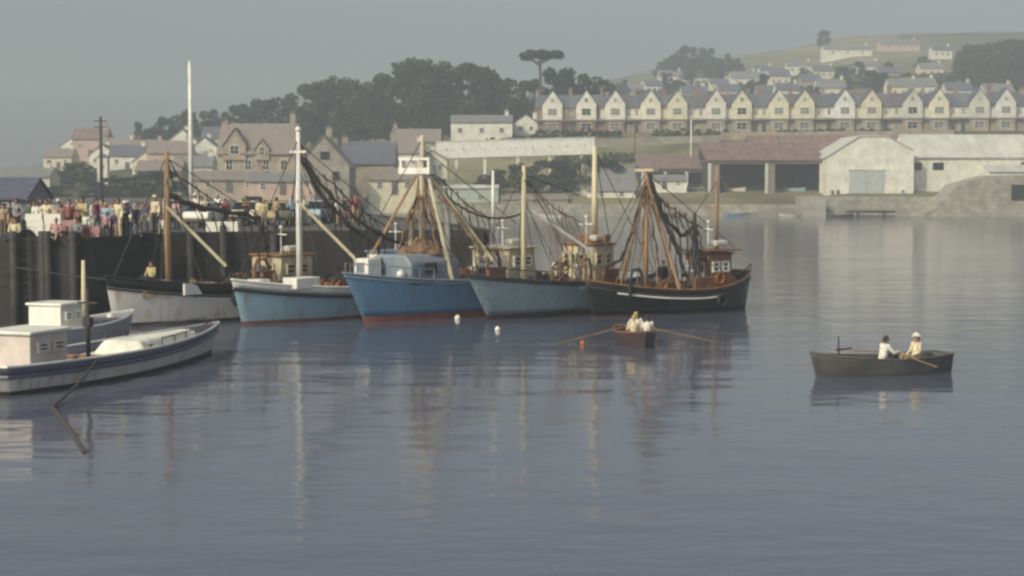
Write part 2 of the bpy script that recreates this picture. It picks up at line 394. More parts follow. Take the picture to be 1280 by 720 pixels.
def chimney(parent, x, y, z0, h, m, w=.9, d=.7, pots=2):
    c = MB(); c.box((x,y,z0+h/2),(w,d,h)); c.box((x,y,z0+h+.08),(w+.16,d+.16,.16)); o = c.build('chimney', m, parent)
    for k in range(pots):
        q = MB(); q.tube([(x+(k-(pots-1)/2)*.4,y,z0+h+.16),(x+(k-(pots-1)/2)*.4,y,z0+h+.75)],[.14,.11],8); q.build('chimney_pot', rusty_roof, o)
def roof_slabs(parent, w, d, hw, hr, m, ridge='x', x0=0, y0=0, over=.35, name='roof', t=.16):
    r = MB()
    if ridge == 'x':
        k = hr/(d/2); ov = over
        pts = [(y0-ov, hw-k*ov), (y0+d/2, hw+hr), (y0+d+ov, hw-k*ov)]
        r.prismx([pts[0],pts[1],pts[2],(pts[2][0],pts[2][1]+t),(pts[1][0],pts[1][1]+t*1.25),(pts[0][0],pts[0][1]+t)], x0-w/2-.12, x0+w/2+.12)
    else:
        k = hr/(w/2); ov = over
        pts = [(x0-w/2-ov, hw-k*ov), (x0, hw+hr), (x0+w/2+ov, hw-k*ov)]
        r.prism([pts[0],pts[1],pts[2],(pts[2][0],pts[2][1]+t),(pts[1][0],pts[1][1]+t*1.25),(pts[0][0],pts[0][1]+t)], y0-.2, y0+d+.2)
    return r.build(name, m, parent)
def house(name, label, cat, loc, w, d, hw, hr, wm, rm, ridge='x', rz=0, wins=(), chims=(), door=None, group=None, dormers=(), chm=None, wing=None, fm=None):
    t = thing(name, label, cat, loc, rz, group)
    b = MB()
    if ridge == 'x':
        b.prismx([(0,-3),(0,hw),(d/2,hw+hr),(d,hw),(d,-3)], -w/2, w/2)
    else:
        b.prism([(-w/2,-3),(w/2,-3),(w/2,hw),(0,hw+hr),(-w/2,hw)], 0, d)
    b.build('wall', wm, t)
    roof_slabs(t, w, d, hw+.01, hr, rm, ridge)
    for q in wins: window(t, q[0], 0, q[1], q[2], q[3], fm)
    for q in chims: chimney(t, q[0], q[1], q[2], q[3], chm or wm)
    if door:
        o = MB(); o.box((door,-.04,1.0),(1.0,.1,2.1)); o = o.build('door', mat('door_paint',(0.12,0.10,0.10),.5), t)
        hdl = MB(); hdl.ball((door+.35,-.12,1.0),.05,8,6); hdl.build('handle', steel, o)
    for (x, ww, zz, hh) in dormers:      # gabled dormers flush over the front wall
        g = MB(); g.prism([(x-ww/2,hw-1.2),(x+ww/2,hw-1.2),(x+ww/2,hw+zz),(x,hw+zz+hh),(x-ww/2,hw+zz)], -.35, d/2-.3)
        g.build('dormer', wm, t); roof_slabs(t, ww, d/2-.8, hw+zz+.01, hh, rm, 'y', x, -.35, .25, 'dormer_roof')
        window(t, x, -.35, hw+zz*.35, ww*.42, 1.5, fm)
    return t

# terrace of gabled houses on the hillside
TX = [690,732,768,812,845,893,925,971,1003,1053,1086,1137,1170,1220,1253,1302]
TD = ['brown fronted terrace house at the left end of the hillside row','brown fronted terrace house with white gable, second from the row end above the raised gallery',
 'white terrace house beside the two brown fronted ones on the hillside','white terrace house above the left half of the rusty roofed shed, paired at its right',
 'cream terrace house paired with its white neighbour above the trawler net mast','white terrace house standing behind the left end of the boat shed',
 'cream terrace house above the first dark opening of the boat shed','white terrace house over the gap between the two dark shed openings',
 'cream terrace house above the second dark opening of the boat shed','white terrace house directly above the left eave of the white gabled warehouse',
 'cream terrace house above the peak of the white gabled warehouse','grey fronted terrace house behind the join of warehouse and long white store',
 'white terrace house above the two small dark windows of the white store','grey gabled terrace house above the long white store, third from the right frame edge',
 'white terrace house above the right end of the long white store','cream terrace house cut by the right edge of the picture']
TY = 399.0
for i, px in enumerate(TX):
    lpx = (TX[i-1]+px)/2 if i else px-21
    rpx = (TX[i+1]+px)/2 if i < len(TX)-1 else px+21
    k = TY/F; xc = (px-640)*k; xl, xr = (lpx-640)*k-xc, (rpx-640)*k-xc
    z = ground_z(xc, TY)
    pal = [(.74,.72,.64),(.70,.66,.52),(.72,.71,.68),(.66,.61,.50),(.74,.70,.58)][(i*3)%5]
    up = mat('render_%d'%((i*3)%5+10*(i%3)), tuple(c*(1-.05*(i%3)) for c in pal), .85, .14, .5, dirt=(.36,.33,.28), dirt_amt=.55) if 'white terrace' in TD[i] else cream_render if 'cream' in TD[i] else brown_brick if 'brown' in TD[i] else pale_sheet
    low = brown_brick if 'brown' in TD[i] else stone_warm if i % 3 else stone  # darker stone puts the porch shade into the ground floor colour
    gm = white_render if 'brown' in TD[i] else up
    t = thing('terrace_house', TD[i], 'house', (xc, TY, z), 0, 'gabled houses in the hillside terrace')
    hw, d, hr = 6.5, 8.4, 3.0
    b = MB(); b.prismx([(0,3.3),(0,hw),(d/2,hw+hr),(d,hw),(d,3.3)], xl, xr); b.build('wall', up, t)
    b = MB(); b.box(((xl+xr)/2, d/2, -.1),(xr-xl, d+.02, 6.78)); b.build('ground_floor_wall', low, t)
    r = MB(); k2 = hr/(d/2)
    r.prismx([(-.4,hw-.4*k2+.02),(d/2,hw+hr+.02),(d+.4,hw-.4*k2+.02),(d+.4,hw-.4*k2+.2),(d/2,hw+hr+.22),(-.4,hw-.4*k2+.2)], xl+.003, xr-.003)
    r.build('roof', [slate,slate_b,slate_c][(i*5)%3], t)
    gw = 4.9
    g = MB(); g.prism([(-gw/2,3.4),(gw/2,3.4),(gw/2,7.2),(0,10.5),(-gw/2,7.2)], -1.0, d/2); g.build('front_gable', gm, t)
    b = MB(); b.box((0,-.45,.18),(gw-.3,1.0,6.3)); b.build('bay_wall', low, t)
    roof_slabs(t, gw, d/2+.4, 7.21, 3.3, slate, 'y', 0, -1.0, .3, 'gable_roof')
    window(t, 0, -1.0, 5.3, 2.3, 1.7, gm=sky_glass if (i*7+3)%5 else glass_dark); window(t, 0, -1.0, 8.1, .9, 1.1, gm=sky_glass if (i*7+3)%5 else glass_dark)
    window(t, 0, -.95, 1.7, 2.6, 1.8, gm=sky_glass if (i*7+3)%5 else glass_dark)
    sx = xl+ (abs(xl)-gw/2)/2 if abs(xl) > xr else xr-(xr-gw/2)/2
    if max(abs(xl),xr)-gw/2 > 1.1:
        window(t, sx, 0, 5.1, .9, 1.5, gm=sky_glass)
        o = MB(); o.box((sx,-.06,1.1),(1.0,.12,2.2)); o = o.build('door', mat('door_'+str(i%3), [(.10,.05,.04),(.05,.07,.10),(.30,.28,.24)][i%3], .5), t)
        q = MB(); q.ball((sx+.35,-.15,1.1),.06,8,6); q.build('handle', steel, o)
    pr = MB(); pr.prismx([(-1.15,3.1),(0.0,3.5),(0,3.64),(-1.15,3.24)], xl+.05, xr-.05); pr.build('porch_roof', slate_pink, t)
    chimney(t, xl+.5, d/2, hw+hr-.6, 1.5+.35*((i*7)%3), brown_brick if i%3 else stone, .7+.25*(i%2), 1.0, 2+(i%3))

# white house and its gabled neighbour in front of the wood
def gbase(px, Y):
    X = (px-640)/F*Y; return Vector((X, Y, ground_z(X, Y)))
def place(px, py, Y):                       # base point given by picture row, used for the land close to the quay
    return P(px, py, Y)
p = place(602,183,376)
house('white_house','plain white rendered house below the tall dark trees','house',p,14.2,8,5.6,1.6,white_render,slate_pale,'x',wins=[(-5,3.7,1.1,1.2),(0,3.7,1.1,1.2),(4.6,3.7,1.1,1.2)],chims=[(5.8,4,6.6,1.5)],door=2.5)
p = place(657,171,384)
house('gabled_cottage','small white twin-gabled cottage between white house and terrace','house',p,5.6,7,3.2,2.0,white_render,slate,'y',wins=[(-1.2,2.0,.9,1.1),(1.3,2.0,.9,1.1)],chims=[(2.2,5,4.3,1.4)])
p = place(520,196,368)
house('stone_cottage','low slate roofed cottage left of the plain white house','house',p,11,7,3.6,2.6,stone,slate_pink,'x',wins=[(-3,2,1,1.2),(2.6,2,1,1.2)],chims=[(-4.9,3.5,5.6,1.6)])

# raised white gallery on posts
g0, g1 = P(545,190,330), P(742,181,334)
t = thing('raised_gallery','long white raised gallery on tall posts above the green bushes','gallery',((g0.x+g1.x)/2,332,3.6), 0.02)
ln = (g1.x-g0.x); zm = (g0.z+g1.z)/2-3.6
b = MB(); b.box((0,0,zm),(ln,3.2,3.3),ry=-.028); b.build('wall', white_paint, t)
b = MB(); b.box((0,0,zm+1.78),(ln+.5,3.4,.22),ry=-.028); b.build('roof', pale_sheet, t)
for k in range(9): window(t, -ln/2+2.0+k*(ln-4)/8, -1.6, zm+.15+(k-4)*.1, .5, .4, None, -1, 'y', 0)
for xx in (-12,-6.2,0.5,7,13.5):
    b = MB(); b.box((xx,-1.0,zm/2-1.5),(.55,.5,zm+1.6)); b.box((xx,1.0,zm/2-1.5),(.5,.5,zm+1.6)); b.build('post', white_paint, t)

# houses on the left behind the quay
p = Vector((P(320,200,262).x,262,4.6))
house('stone_villa','large stone house with pointed dormers and tall chimneys behind the quay','house',p,12.4,9,6.6,4.6,stone_warm,slate_pink,'x',
  wins=[(-4.3,4.6,1.2,1.7),(-1.3,4.6,1.1,1.7),(1.6,4.6,1.1,1.7),(4.5,4.6,1.2,1.7),(-4.3,1.7,1.2,1.8),(1.6,1.7,1.2,1.8),(4.5,1.7,1.2,1.8)],
  chims=[(5.4,4.5,9.6,3.2),(-5.6,4.5,9.6,2.0)],door=-1.3,dormers=[(-3.4,3.6,1.2,2.6),(1.0,2.2,.6,1.4)],chm=stone)
p = Vector((P(402,200,255).x,257,4.0))
house('gable_end_house','grey stone house showing its gable end with one dark attic window','house',p,8.2,10,5.0,4.6,stone,slate_pink,'y',
  wins=[(0.3,6.6,1.5,1.3),(-2,3.4,1.1,1.5),(2,3.4,1.1,1.5)],chims=[(0,8.8,9.1,2.0)],door=-.2,fm=mat('dark_frame',(0.05,.05,.05)))
p = Vector((P(459,200,275).x,275,4.5))
house('slate_roof_house','house with broad blue slate roof between gable end and blue boat mast','house',p,9.2,8.5,5.2,3.6,stone_warm,slate,'x',
  wins=[(-2.6,3.3,1.1,1.5),(2.6,3.3,1.1,1.5)],chims=[(4.1,4.2,8.0,2.2),(-4.1,4.2,8.0,1.4)])
for (px, yb, Y, w, hw, hr, wm, rm, rid, lab) in [
  (210,218,345,9,4.6,2.4,pink_render,slate_pink,'x','pink rendered house with flat looking roof left of the white flagpole'),
  (228,205,372,7.5,4.8,3.0,white_render,slate_pink,'y','white gabled house just left of the white flagpole'),
  (256,216,352,6.5,5.0,2.6,white_render,slate,'y','small white gabled house just right of the white flagpole'),
  (176,207,398,10,4.0,2.2,pink_render,slate_pink,'x','low pink house under the left end of the wood'),
  (145,203,410,8,3.6,2.4,cream_render,slate_pink,'x','cream house on the hill right of the dark telegraph pole'),
  (112,197,425,9,5.0,2.6,pink_render,rusty_roof,'x','pink house with red roof near the top of the left hill'),
  (90,201,432,6,4.0,2.0,white_render,slate_pale,'y','white gabled house at the far left of the hill houses'),
  (198,232,318,9,3.0,1.8,stone_warm,slate_pink,'x','low stone outhouse in front of the pink house'),
  (285,240,250,11,1.9,1.2,stone_warm,slate_pink,'x','long low stone store in front of the large stone house'),
  (352,243,246,10,2.0,1.0,pink_render,slate_pale,'x','low pink store between stone house and gable end house'),
  (25,244,300,11,3.4,1.6,cream_render,slate_pale,'x','low pale building at the left edge behind the quay'),
  (158,214,372,8,3.6,2.2,white_render,slate,'x','white cottage with dark slate roof right of the lookout tower'),
  (186,222,350,7,3.4,2.6,cream_render,slate_pink,'y','cream gabled house below the low pink house'),
  (240,228,325,8,3.2,2.0,white_render,slate_pale,'x','long white cottage at the foot of the flagpole'),
  (272,196,395,8,4.6,2.6,cream_render,slate,'x','cream house behind the left end of the large stone house'),
  (72,213,405,7,3.4,2.0,cream_render,slate_pink,'x','small cream house below the white gabled house at far left'),
  (128,212,385,6,3.6,2.2,white_render,rusty_roof,'y','white house with red roof behind the lookout tower'),
  (500,214,318,9,3.6,2.2,white_render,slate_pink,'x','white house behind the gantry of the bright blue trawler'),
  (540,220,322,6,3.0,2.0,cream_render,slate,'y','cream gabled store below the left end of the raised gallery'),
  (492,243,262,8,2.4,1.6,cream_render,slate_pink,'x','low cream store behind the blue trawler mast'),
 ]:
    p = P(px, yb, Y)
    house('cottage', lab, 'house', p, w, 7, hw, hr, wm, rm, rid, wins=[(-w*.28,hw*.62,.9,1.1),(w*.28,hw*.62,.9,1.1)], chims=[(w*.4 if rid=='x' else 0,3.5 if rid=='x' else 5.6,hw+hr-.5,1.3)], door=0.2)
# slate roofed shed on the quay at the left edge
house('harbour_shed','dark slate roofed harbour shed on the quay at the left edge','shed',(-36.2,112,QH),5.6,6,1.5,1.2,purple_grey,mat('purple_slate',(0.10,0.10,0.15),.6,.2),'x',wins=[(-1.5,.9,.8,.6),(1.5,.9,.8,.6)],door=0)
# white lookout tower
p = P(128,224,318)
t = thing('lookout_tower','slim white lookout tower under the dark telegraph pole','tower',p)
b = MB(); b.box((0,1,1.6),(2.0,2.0,5.2)); b.build('wall', white_render, t)
b = MB(); b.box((0,1,4.6),(2.3,2.3,.8),taper=.15); b.build('roof', slate, t); window(t,0,0,2.4,.7,1.0)

# poles
def pole(name, label, px, ytop, Y, r0, r1, m, arms=False, ball=False):
    x = (px-640)/F*Y; zt = P(px, ytop, Y).z; zb = QH if Y < 316 else ground_z(x, Y)
    t = thing(name, label, 'pole', (x, Y, zb))
    b = MB(); b.tube([(0,0,-.3),(0,0,(zt-zb)*.5),(0,0,zt-zb)],[r0,(r0+r1)/2,r1],10); b.build('shaft', m, t, True)
    b = MB(); b.tube([(0,0,0),(0,0,.5)],[r0*1.7,r0*1.5],10); b.build('base', concrete, t)
    if ball: b = MB(); b.ball((0,0,zt-zb+.12),.2); b.build('finial', m, t, True)
    if arms:
        for q in (.5,1.2): b = MB(); b.box((0,0,zt-zb-q),(1.5,.12,.12)); b.build('cross_arm', m, t)
    return t
pole('flagpole','tall white flagpole rising above the houses behind the quay',240,80,180,.30,.20,white_paint,ball=True)
pole('telegraph_pole','dark timber telegraph pole above the white lookout tower',128,146,190,.22,.16,iron_dark,arms=True)
pole('lamp_post','thin pale post standing in front of the terrace, left of the boat shed',863,150,345,.16,.12,white_paint)
pole('lamp_post','slim dark post above the brown net mast, in front of the terrace',793,150,350,.14,.1,iron_dark)

# far shore, right: sheds and warehouses
def shed_open(name, label, x0, x1, Y, zb, he, hb, d, m, posts, piers=()):
    t = thing(name, label, 'shed', ((x0+x1)/2, Y, zb)); w = x1-x0
    b = MB(); b.prismx([(-.8,he),(d,hb),(d,hb+.22),(-.8,he+.22)], -w/2-.4, w/2+.4); b.build('roof', m, t)
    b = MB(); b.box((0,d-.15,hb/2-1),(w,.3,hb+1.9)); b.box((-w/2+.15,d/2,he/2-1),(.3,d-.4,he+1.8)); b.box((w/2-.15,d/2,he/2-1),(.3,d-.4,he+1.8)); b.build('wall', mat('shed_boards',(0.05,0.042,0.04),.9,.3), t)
    b = MB(); b.box((0,-.25,he-.35),(w,.15,.5)); b.build('fascia', mat('brown_fascia',(0.22,0.17,0.145),.7), t)
    for (q, pw_) in piers:
        b = MB(); b.box((q,.1,he/2-.8),(pw_,.5,he+.5)); b.build('pier', mat('brown_fascia',(0.22,0.17,0.145),.7), t)
    for q in posts:
        b = MB(); b.box((q,-.1,he/2-.8),(.6,.5,he+.6)); b.build('post', pale_sheet, t)
    return t
k = 326/F
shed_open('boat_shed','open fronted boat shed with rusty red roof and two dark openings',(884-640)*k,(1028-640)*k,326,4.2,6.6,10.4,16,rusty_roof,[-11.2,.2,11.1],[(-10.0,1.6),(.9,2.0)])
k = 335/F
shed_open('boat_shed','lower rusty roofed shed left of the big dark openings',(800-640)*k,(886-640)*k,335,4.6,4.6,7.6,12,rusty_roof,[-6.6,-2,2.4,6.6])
# cars and carts under the shed appear further on
k = 322/F
t = thing('gabled_warehouse','white gabled warehouse with pale double doors on the far quay','warehouse',((1086-640)*k,322,4.2))
w = 110*k
b = MB(); b.prism([(-w/2,-.5),(w/2,-.5),(w/2,8.6),(w*.18,11.3),(-w*.12,11.3),(-w/2,7.2)], 0, 18); b.build('wall', white_render, t)
b = MB(); b.prism([(-w/2-.3,7.0),(-w*.12,11.32),(w*.18,11.32),(w/2+.0,8.62),(w/2+.0,8.85),(w*.18,11.55),(-w*.12,11.55),(-w/2-.3,7.25)], -.25, 18.2); b.build('roof', pale_sheet, t)
for s in (-1.75,1.75):
    b = MB(); b.box((-.6+s,-.06,2.3),(3.4,.14,4.4)); o = b.build('door', mat('pale_blue_door',(0.42,0.45,0.46),.6,.1), t)
    q = MB(); q.box((-.6+s*.25,-.18,2.2),(.08,.12,.5)); q.build('handle', steel, o)
b = MB(); b.box((-.6,-.1,4.75),(7.6,.2,.25)); b.build('lintel', pale_sheet, t)
t = thing('long_store','long white store with pale roof and small dark windows, joined to the warehouse','warehouse',((1219-640)*k,326,4.4))
w = 158*k
b = MB(); b.prismx([(0,-.5),(0,7.2),(8,11.6),(16,7.2),(16,-.5)], -w/2, w/2); b.build('wall', white_render, t)
b = MB(); b.prismx([(-.5,6.95),(8,11.64),(16.5,6.95),(16.5,7.2),(8,11.9),(-.5,7.2)], -w/2-.01, w/2+.3); b.build('roof', pale_sheet, t)
for q in ((-w/2+1.6,5.3),(-w/2+6.0,5.3)): window(t, q[0], 0, q[1], 2.2, 1.5, mat('dark_frame',(0.05,.05,.05)))
for q in ((w/2-6.2,3.6),(w/2-1.6,5.6),(w/2-2,2.4)): window(t, q[0], 0, q[1], 1.9, 1.0, mat('dark_frame',(0.05,.05,.05)))
b = MB(); b.tube([(-w/2+.4,-.15,6.6),(-w/2+.4,-.15,0)],.14,8); b.build('drainpipe', iron_dark, t)
k = 322/F
t = thing('lean_to','low white lean-to office in front of the long store, at the right frame edge','building',((1262-640)*k,320.5,4.4))
b = MB(); b.prismx([(0,-.4),(0,4.2),(4.6,5.4),(4.6,-.4)], -4.6, 6.5); b.build('wall', white_render, t)
b = MB(); b.prismx([(-.4,4.1),(4.65,5.44),(4.65,5.64),(-.4,4.3)], -4.8, 6.7); b.build('roof', pale_sheet, t)
for q in (-2.6,1.2,4.4): window(t,q,0,2.6,1.6,1.0,mat('dark_frame',(0.05,.05,.05)))

# grey roofed house, small brown house near the shore
p = P(764,252,322); house('slate_bungalow','low house with pale slate hipped roof and white wall by the far shore','house',p,9.5,8,2.4,4.2,white_render,slate_pale,'x',wins=[(-2,1.5,1,1),(2,1.5,1,1)],chims=[(-3,4,5.6,1.2)])
p = P(722,250,324); house('brown_cottage','small brown fronted cottage left of the pale slate roof','house',p,5.2,6,3.0,1.6,cream_render,rusty_roof,'y',wins=[(0,2.1,1.2,1)])
p = P(838,236,327); house('white_hut','low white hut under the rusty roofed shed','hut',p,6.5,4,1.7,1.0,white_render,slate_pale,'x',wins=[(1.5,1.1,.8,.7)],door=-1.2)
p = P(575,262,318); house('green_store','pale green flat roofed store seen between the trawler masts','shed',p,15,8,4.2,.5,mat('pale_green_boards',(0.36,0.42,0.38),.7,.12),pale_sheet,'x',wins=[(-4,2.4,1.2,1),(4,2.4,1.2,1)],door=0)
p = P(668,262,317); house('harbour_store','long low stone harbour store beside the far water','shed',p,13,6,2.0,.9,stone_warm,slate_pink,'x',wins=[(-3,1.2,.9,.8),(3,1.2,.9,.8)],door=.2)

# shore works
def slab(name, label, cat, poly, z0, z1, m, kind=None):
    b = MB(); b.prismz(poly, z0, z1); o = b.build(name, m)
    if kind: o['kind'] = kind
    else: tag(o, label, cat)
    return o
k = 312/F
def sx(px, Y=312): return (px-640)*Y/F
b = MB(); b.add([(sx(905),311.6,-.5),(sx(990),311.6,-.5),(sx(990),311.6,1.6),(sx(905),311.6,.3),(sx(905),300,-.5),(sx(985),303,-.5)],[(0,1,2,3),(0,3,4),(4,3,2,5),(1,5,2),(0,4,5,1)])
tag(b.build('slipway', slip_mat), 'sloping stone slipway running into the water below the boat shed', 'slipway')
slab('concrete_pier','pale concrete landing block projecting from the far quay','pier',[(sx(994),304),(sx(1022),304),(sx(1022),311.7),(sx(994),311.7)],-2,3.9,concrete)
t = thing('sea_wall','rough grey stone sea wall sloping up below the long store, with a painted-on dark opening','sea wall',(sx(1150),306,0))
b = MB(); q = [sx(v,306)-sx(1150) for v in (1146,1162,1176,1190,1232,1330)]
b.prism([(q[0],-2),(q[5],-2),(q[5],8.0),(q[4],7.7),(q[3],6.0),(q[2],3.6),(q[1],1.4),(q[0],.2)],-3,5.5); b.build('wall', far_quay, t)
b = MB(); b.box((sx(1271,303)-sx(1150),-3.0,4.6),(2.4,.3,2.9)); b.build('opening', black_paint, t)  # black panel on the wall face, painting in the shade of a recess
b = MB(); b.box((sx(1271,303)-sx(1150),-3.06,6.2),(3.0,.4,.35)); b.build('lintel', concrete, t)
b = MB(); b.box((sx(1075),303,1.0),(9,.4,.5)); b.box((sx(1060),303.2,-.2),(.4,.5,3)); b.box((sx(1092),303.2,-.2),(.4,.5,3)); b.box((sx(1075),303.2,.2),(9,.3,.3))
tag(b.build('landing_stage', iron_dark),'dark timber landing stage at the foot of the far quay','landing stage')
slab('retaining_wall','long brown retaining wall below the terrace houses','wall',[(sx(800,384),384),(sx(1300,384),384),(sx(1300,385),385),(sx(800,385),385)],4,16.6,mat('brown_wall',(0.25,0.19,0.15),.9,.3,.2))
slab('retaining_wall','grey garden wall below the left end of the terrace','wall',[(sx(668,384),384.5),(sx(799,384),384.5),(sx(799,385),385.5),(sx(668,385),385.5)],4,16.4,stone)

t = thing('long_shed','long rusty roofed shed behind the white gabled warehouse','shed',(sx(1062,346),346,4.7)); w = (1182-938)*346/F
b = MB(); b.prismx([(0,-1),(0,7.4),(7,11.6),(14,7.4),(14,-1)],-w/2,w/2); b.build('wall', stone_warm, t)
b = MB(); b.prismx([(-.6,7.1),(7,11.65),(14.6,7.1),(14.6,7.35),(7,11.95),(-.6,7.35)],-w/2-.3,w/2+.3); b.build('roof', rusty_roof, t)
for (n_, m_, lab, xa, ya, xb, yb_, hh, th) in [('garden_wall',white_render,'low pale wall running above the rusty shed roofs',792,352,965,356,1.3,.4),('garden_wall',stone,'grey stone wall in the gardens below the left terrace houses',668,366,900,372,1.6,.5),
   ('garden_wall',stone_warm,'brown wall stepping down below the middle of the terrace',900,374,1190,376,1.6,.5),('garden_path',concrete,'pale steps climbing from the shed to the terrace',930,350,962,380,.35,1.6)]:
    A_, B_ = Vector((sx(xa,ya),ya,0)), Vector((sx(xb,yb_),yb_,0)); d_ = (B_-A_).normalized(); n2_ = Vector((-d_.y,d_.x,0))*th/2; vs=[]; fs=[]; N_=14
    for k_ in range(N_+1):
        p_ = A_+(B_-A_)*k_/N_; g_ = ground_z(p_.x,p_.y)
        vs += [p_-n2_+Vector((0,0,g_-1)),p_+n2_+Vector((0,0,g_-1)),p_+n2_+Vector((0,0,g_+hh)),p_-n2_+Vector((0,0,g_+hh))]
    for k_ in range(N_):
        o_=4*k_; fs += [(o_,o_+4,o_+7,o_+3),(o_+3,o_+7,o_+6,o_+2),(o_+2,o_+6,o_+5,o_+1)]
    fs += [(0,3,2,1),(4*N_,4*N_+1,4*N_+2,4*N_+3)]
    b = MB(); b.add(vs,fs); tag(b.build(n_, m_), lab, 'wall' if n_=='garden_wall' else 'steps')

# hill houses at the top right
for (px, py, Y, w, h, hr, wm, lab) in [
  (838,80,760,11,4.5,2.6,cream_render,'far cream house at the left end of the hilltop fields'),
  (860,83,740,8,4,2.4,white_render,'far white cottage right of the cream hilltop house'),
  (934,80,700,14,5,3,white_render,'far white house with broad front halfway along the hilltop'),
  (975,84,690,9,5,3,cream_render,'far cream house right of the broad white hilltop house'),
  (912,101,600,8,5,2.5,pink_render,'brown hill house above the terrace roofs at mid row'),
  (962,104,590,9,4.5,2.5,stone_warm,'stone hill house above the terrace, right of the brown one'),
  (1060,58,800,24,4.0,2.2,white_render,'long pale hotel like building on the skyline'),
  (1125,56,820,20,3.6,2.2,pink_render,'reddish long building on the skyline right of the pale one'),
  (1040,96,560,10,5,3,cream_render,'cream house high behind the terrace chimneys'),
  (1150,98,560,12,5,3,white_render,'white house behind the terrace at the right of the hill'),
  (1200,101,545,9,4.5,2.6,pale_sheet,'pale grey house below the dark hill wood on the right'),
  (880,76,735,9,4,2.2,white_render,'white cottage in front of the hilltop tree clump'),
  (792,92,700,10,3.6,2.0,cream_render,'long cream farmhouse at the left foot of the hilltop fields'),
  (818,96,650,7,3.6,2.2,white_render,'white cottage below the left end of the hilltop fields'),
  (900,88,690,8,4,2.2,cream_render,'cream cottage below the hilltop tree clump'),
  (955,82,735,8,4,2.4,white_render,'white cottage between broad white house and its cream neighbour'),
  (1000,76,740,11,4.2,2.4,white_render,'white house left of the long pale skyline building, in open field'),
  (1030,82,700,9,4,2.4,cream_render,'cream house below the long pale skyline building'),
  (1085,80,700,10,4.2,2.4,white_render,'white house below the middle of the two skyline buildings'),
  (1112,88,650,8,4.2,2.4,stone_warm,'stone house below the reddish skyline building'),
  (1165,82,690,10,4.2,2.4,cream_render,'cream house on the slope left of the dark hill wood'),
  (1178,66,760,9,4,2.2,white_render,'small white house on the skyline right of the reddish building'),
  (1130,103,545,10,5,2.6,cream_render,'cream house tight behind the terrace chimneys at right'),
  (985,104,560,8,5,2.6,white_render,'white house tight behind the terrace, left of centre hill'),
  (868,106,575,9,4.6,2.4,white_render,'white house just above the terrace roofs at left'),
  (1250,100,550,10,4.6,2.6,cream_render,'cream house in front of the dark hill wood'),
  (1015,92,640,8,4.5,2.6,stone_warm,'small stone house between cream houses on the upper hill'),
 ]:
    p = P(px, py, Y); p.z = ground_z(p.x, p.y)
    house('hill_house', lab, 'house', p, w, 8, h, hr, wm, slate_pale if w > 9 else slate, 'x', wins=[(-w*.3,h*.6,1.2,1.3),(0,h*.6,1.2,1.3),(w*.3,h*.6,1.2,1.3)], chims=[(w*.4,4,h+hr-.4,1.4)])

# ------------------------------------------------------------------ trees
def crown_mesh(name, seed, clumps, rad, m, leaf=.55, per=64, flat=1.0, cz=.0):
    rnd = random.Random(seed); vs = []; fs = []
    for (c, r) in clumps:
        for _ in range(int(per*(r/2.0)**2)+12):
            d = Vector((rnd.gauss(0,1), rnd.gauss(0,1), rnd.gauss(0,1))).normalized()
            p = Vector(c)+Vector((d.x, d.y, d.z*flat))*r*(0.55+.5*rnd.random()**.6)
            nn = (d+Vector((rnd.gauss(0,.6),rnd.gauss(0,.6),rnd.gauss(0,.6)))).normalized()
            a = nn.orthogonal().normalized(); b = nn.cross(a); th = rnd.random()*6.28
            a, b = a*cos(th)+b*sin(th), b*cos(th)-a*sin(th); s = leaf*(.6+.9*rnd.random()); o = len(vs)
            vs += [p-a*s-b*s*.3, p+a*.1*s-b*s*.75, p+a*s+b*s*.2, p-a*.1*s+b*s*.75]; fs.append((o,o+1,o+2,o+3))
    b = MB(); b.v = vs; b.f = fs; return b.mesh(name, m, fix=False)
def make_tree(seed, H, Wd, m, leaf=.6):
    rnd = random.Random(seed)
    t = thing('broadleaf_tree', 'tree', 'tree', (0,0,-500), 0, 'trees of the hillside wood')
    b = MB(); b.tube([(0,0,-1),(0.1,0,H*.2),(rnd.gauss(0,.3),rnd.gauss(0,.3),H*.5),(rnd.gauss(0,.5),0,H*.8)],[H*.03,H*.022,H*.016,H*.004],8)
    clumps = []
    for k in range(34):
        a = rnd.random()*6.28; zz = .22+.72*rnd.random(); rr = sqrt(max(0,1-((zz-.5)/.5)**2))*.5*Wd*(0.35+.65*rnd.random())
        c = (cos(a)*rr, sin(a)*rr, zz*H); clumps.append((c, Wd*(.065+.11*rnd.random())))
        if k < 14: b.tube([(0,0,H*(.18+.3*rnd.random())),(c[0]*.5,c[1]*.5,c[2]*.8),c],[H*.011,H*.007,H*.002],5)
    b.build('trunk', bark, t)
    o = bpy.data.objects.new('crown', crown_mesh('crown', seed, clumps, 1, m, leaf)); C.objects.link(o); o.parent = t
    return t
protos = [make_tree(11,20,16,leaf_dark), make_tree(12,20,15,leaf_dark), make_tree(13,20,18,leaf_dark), make_tree(14,20,17,leaf_mid)]
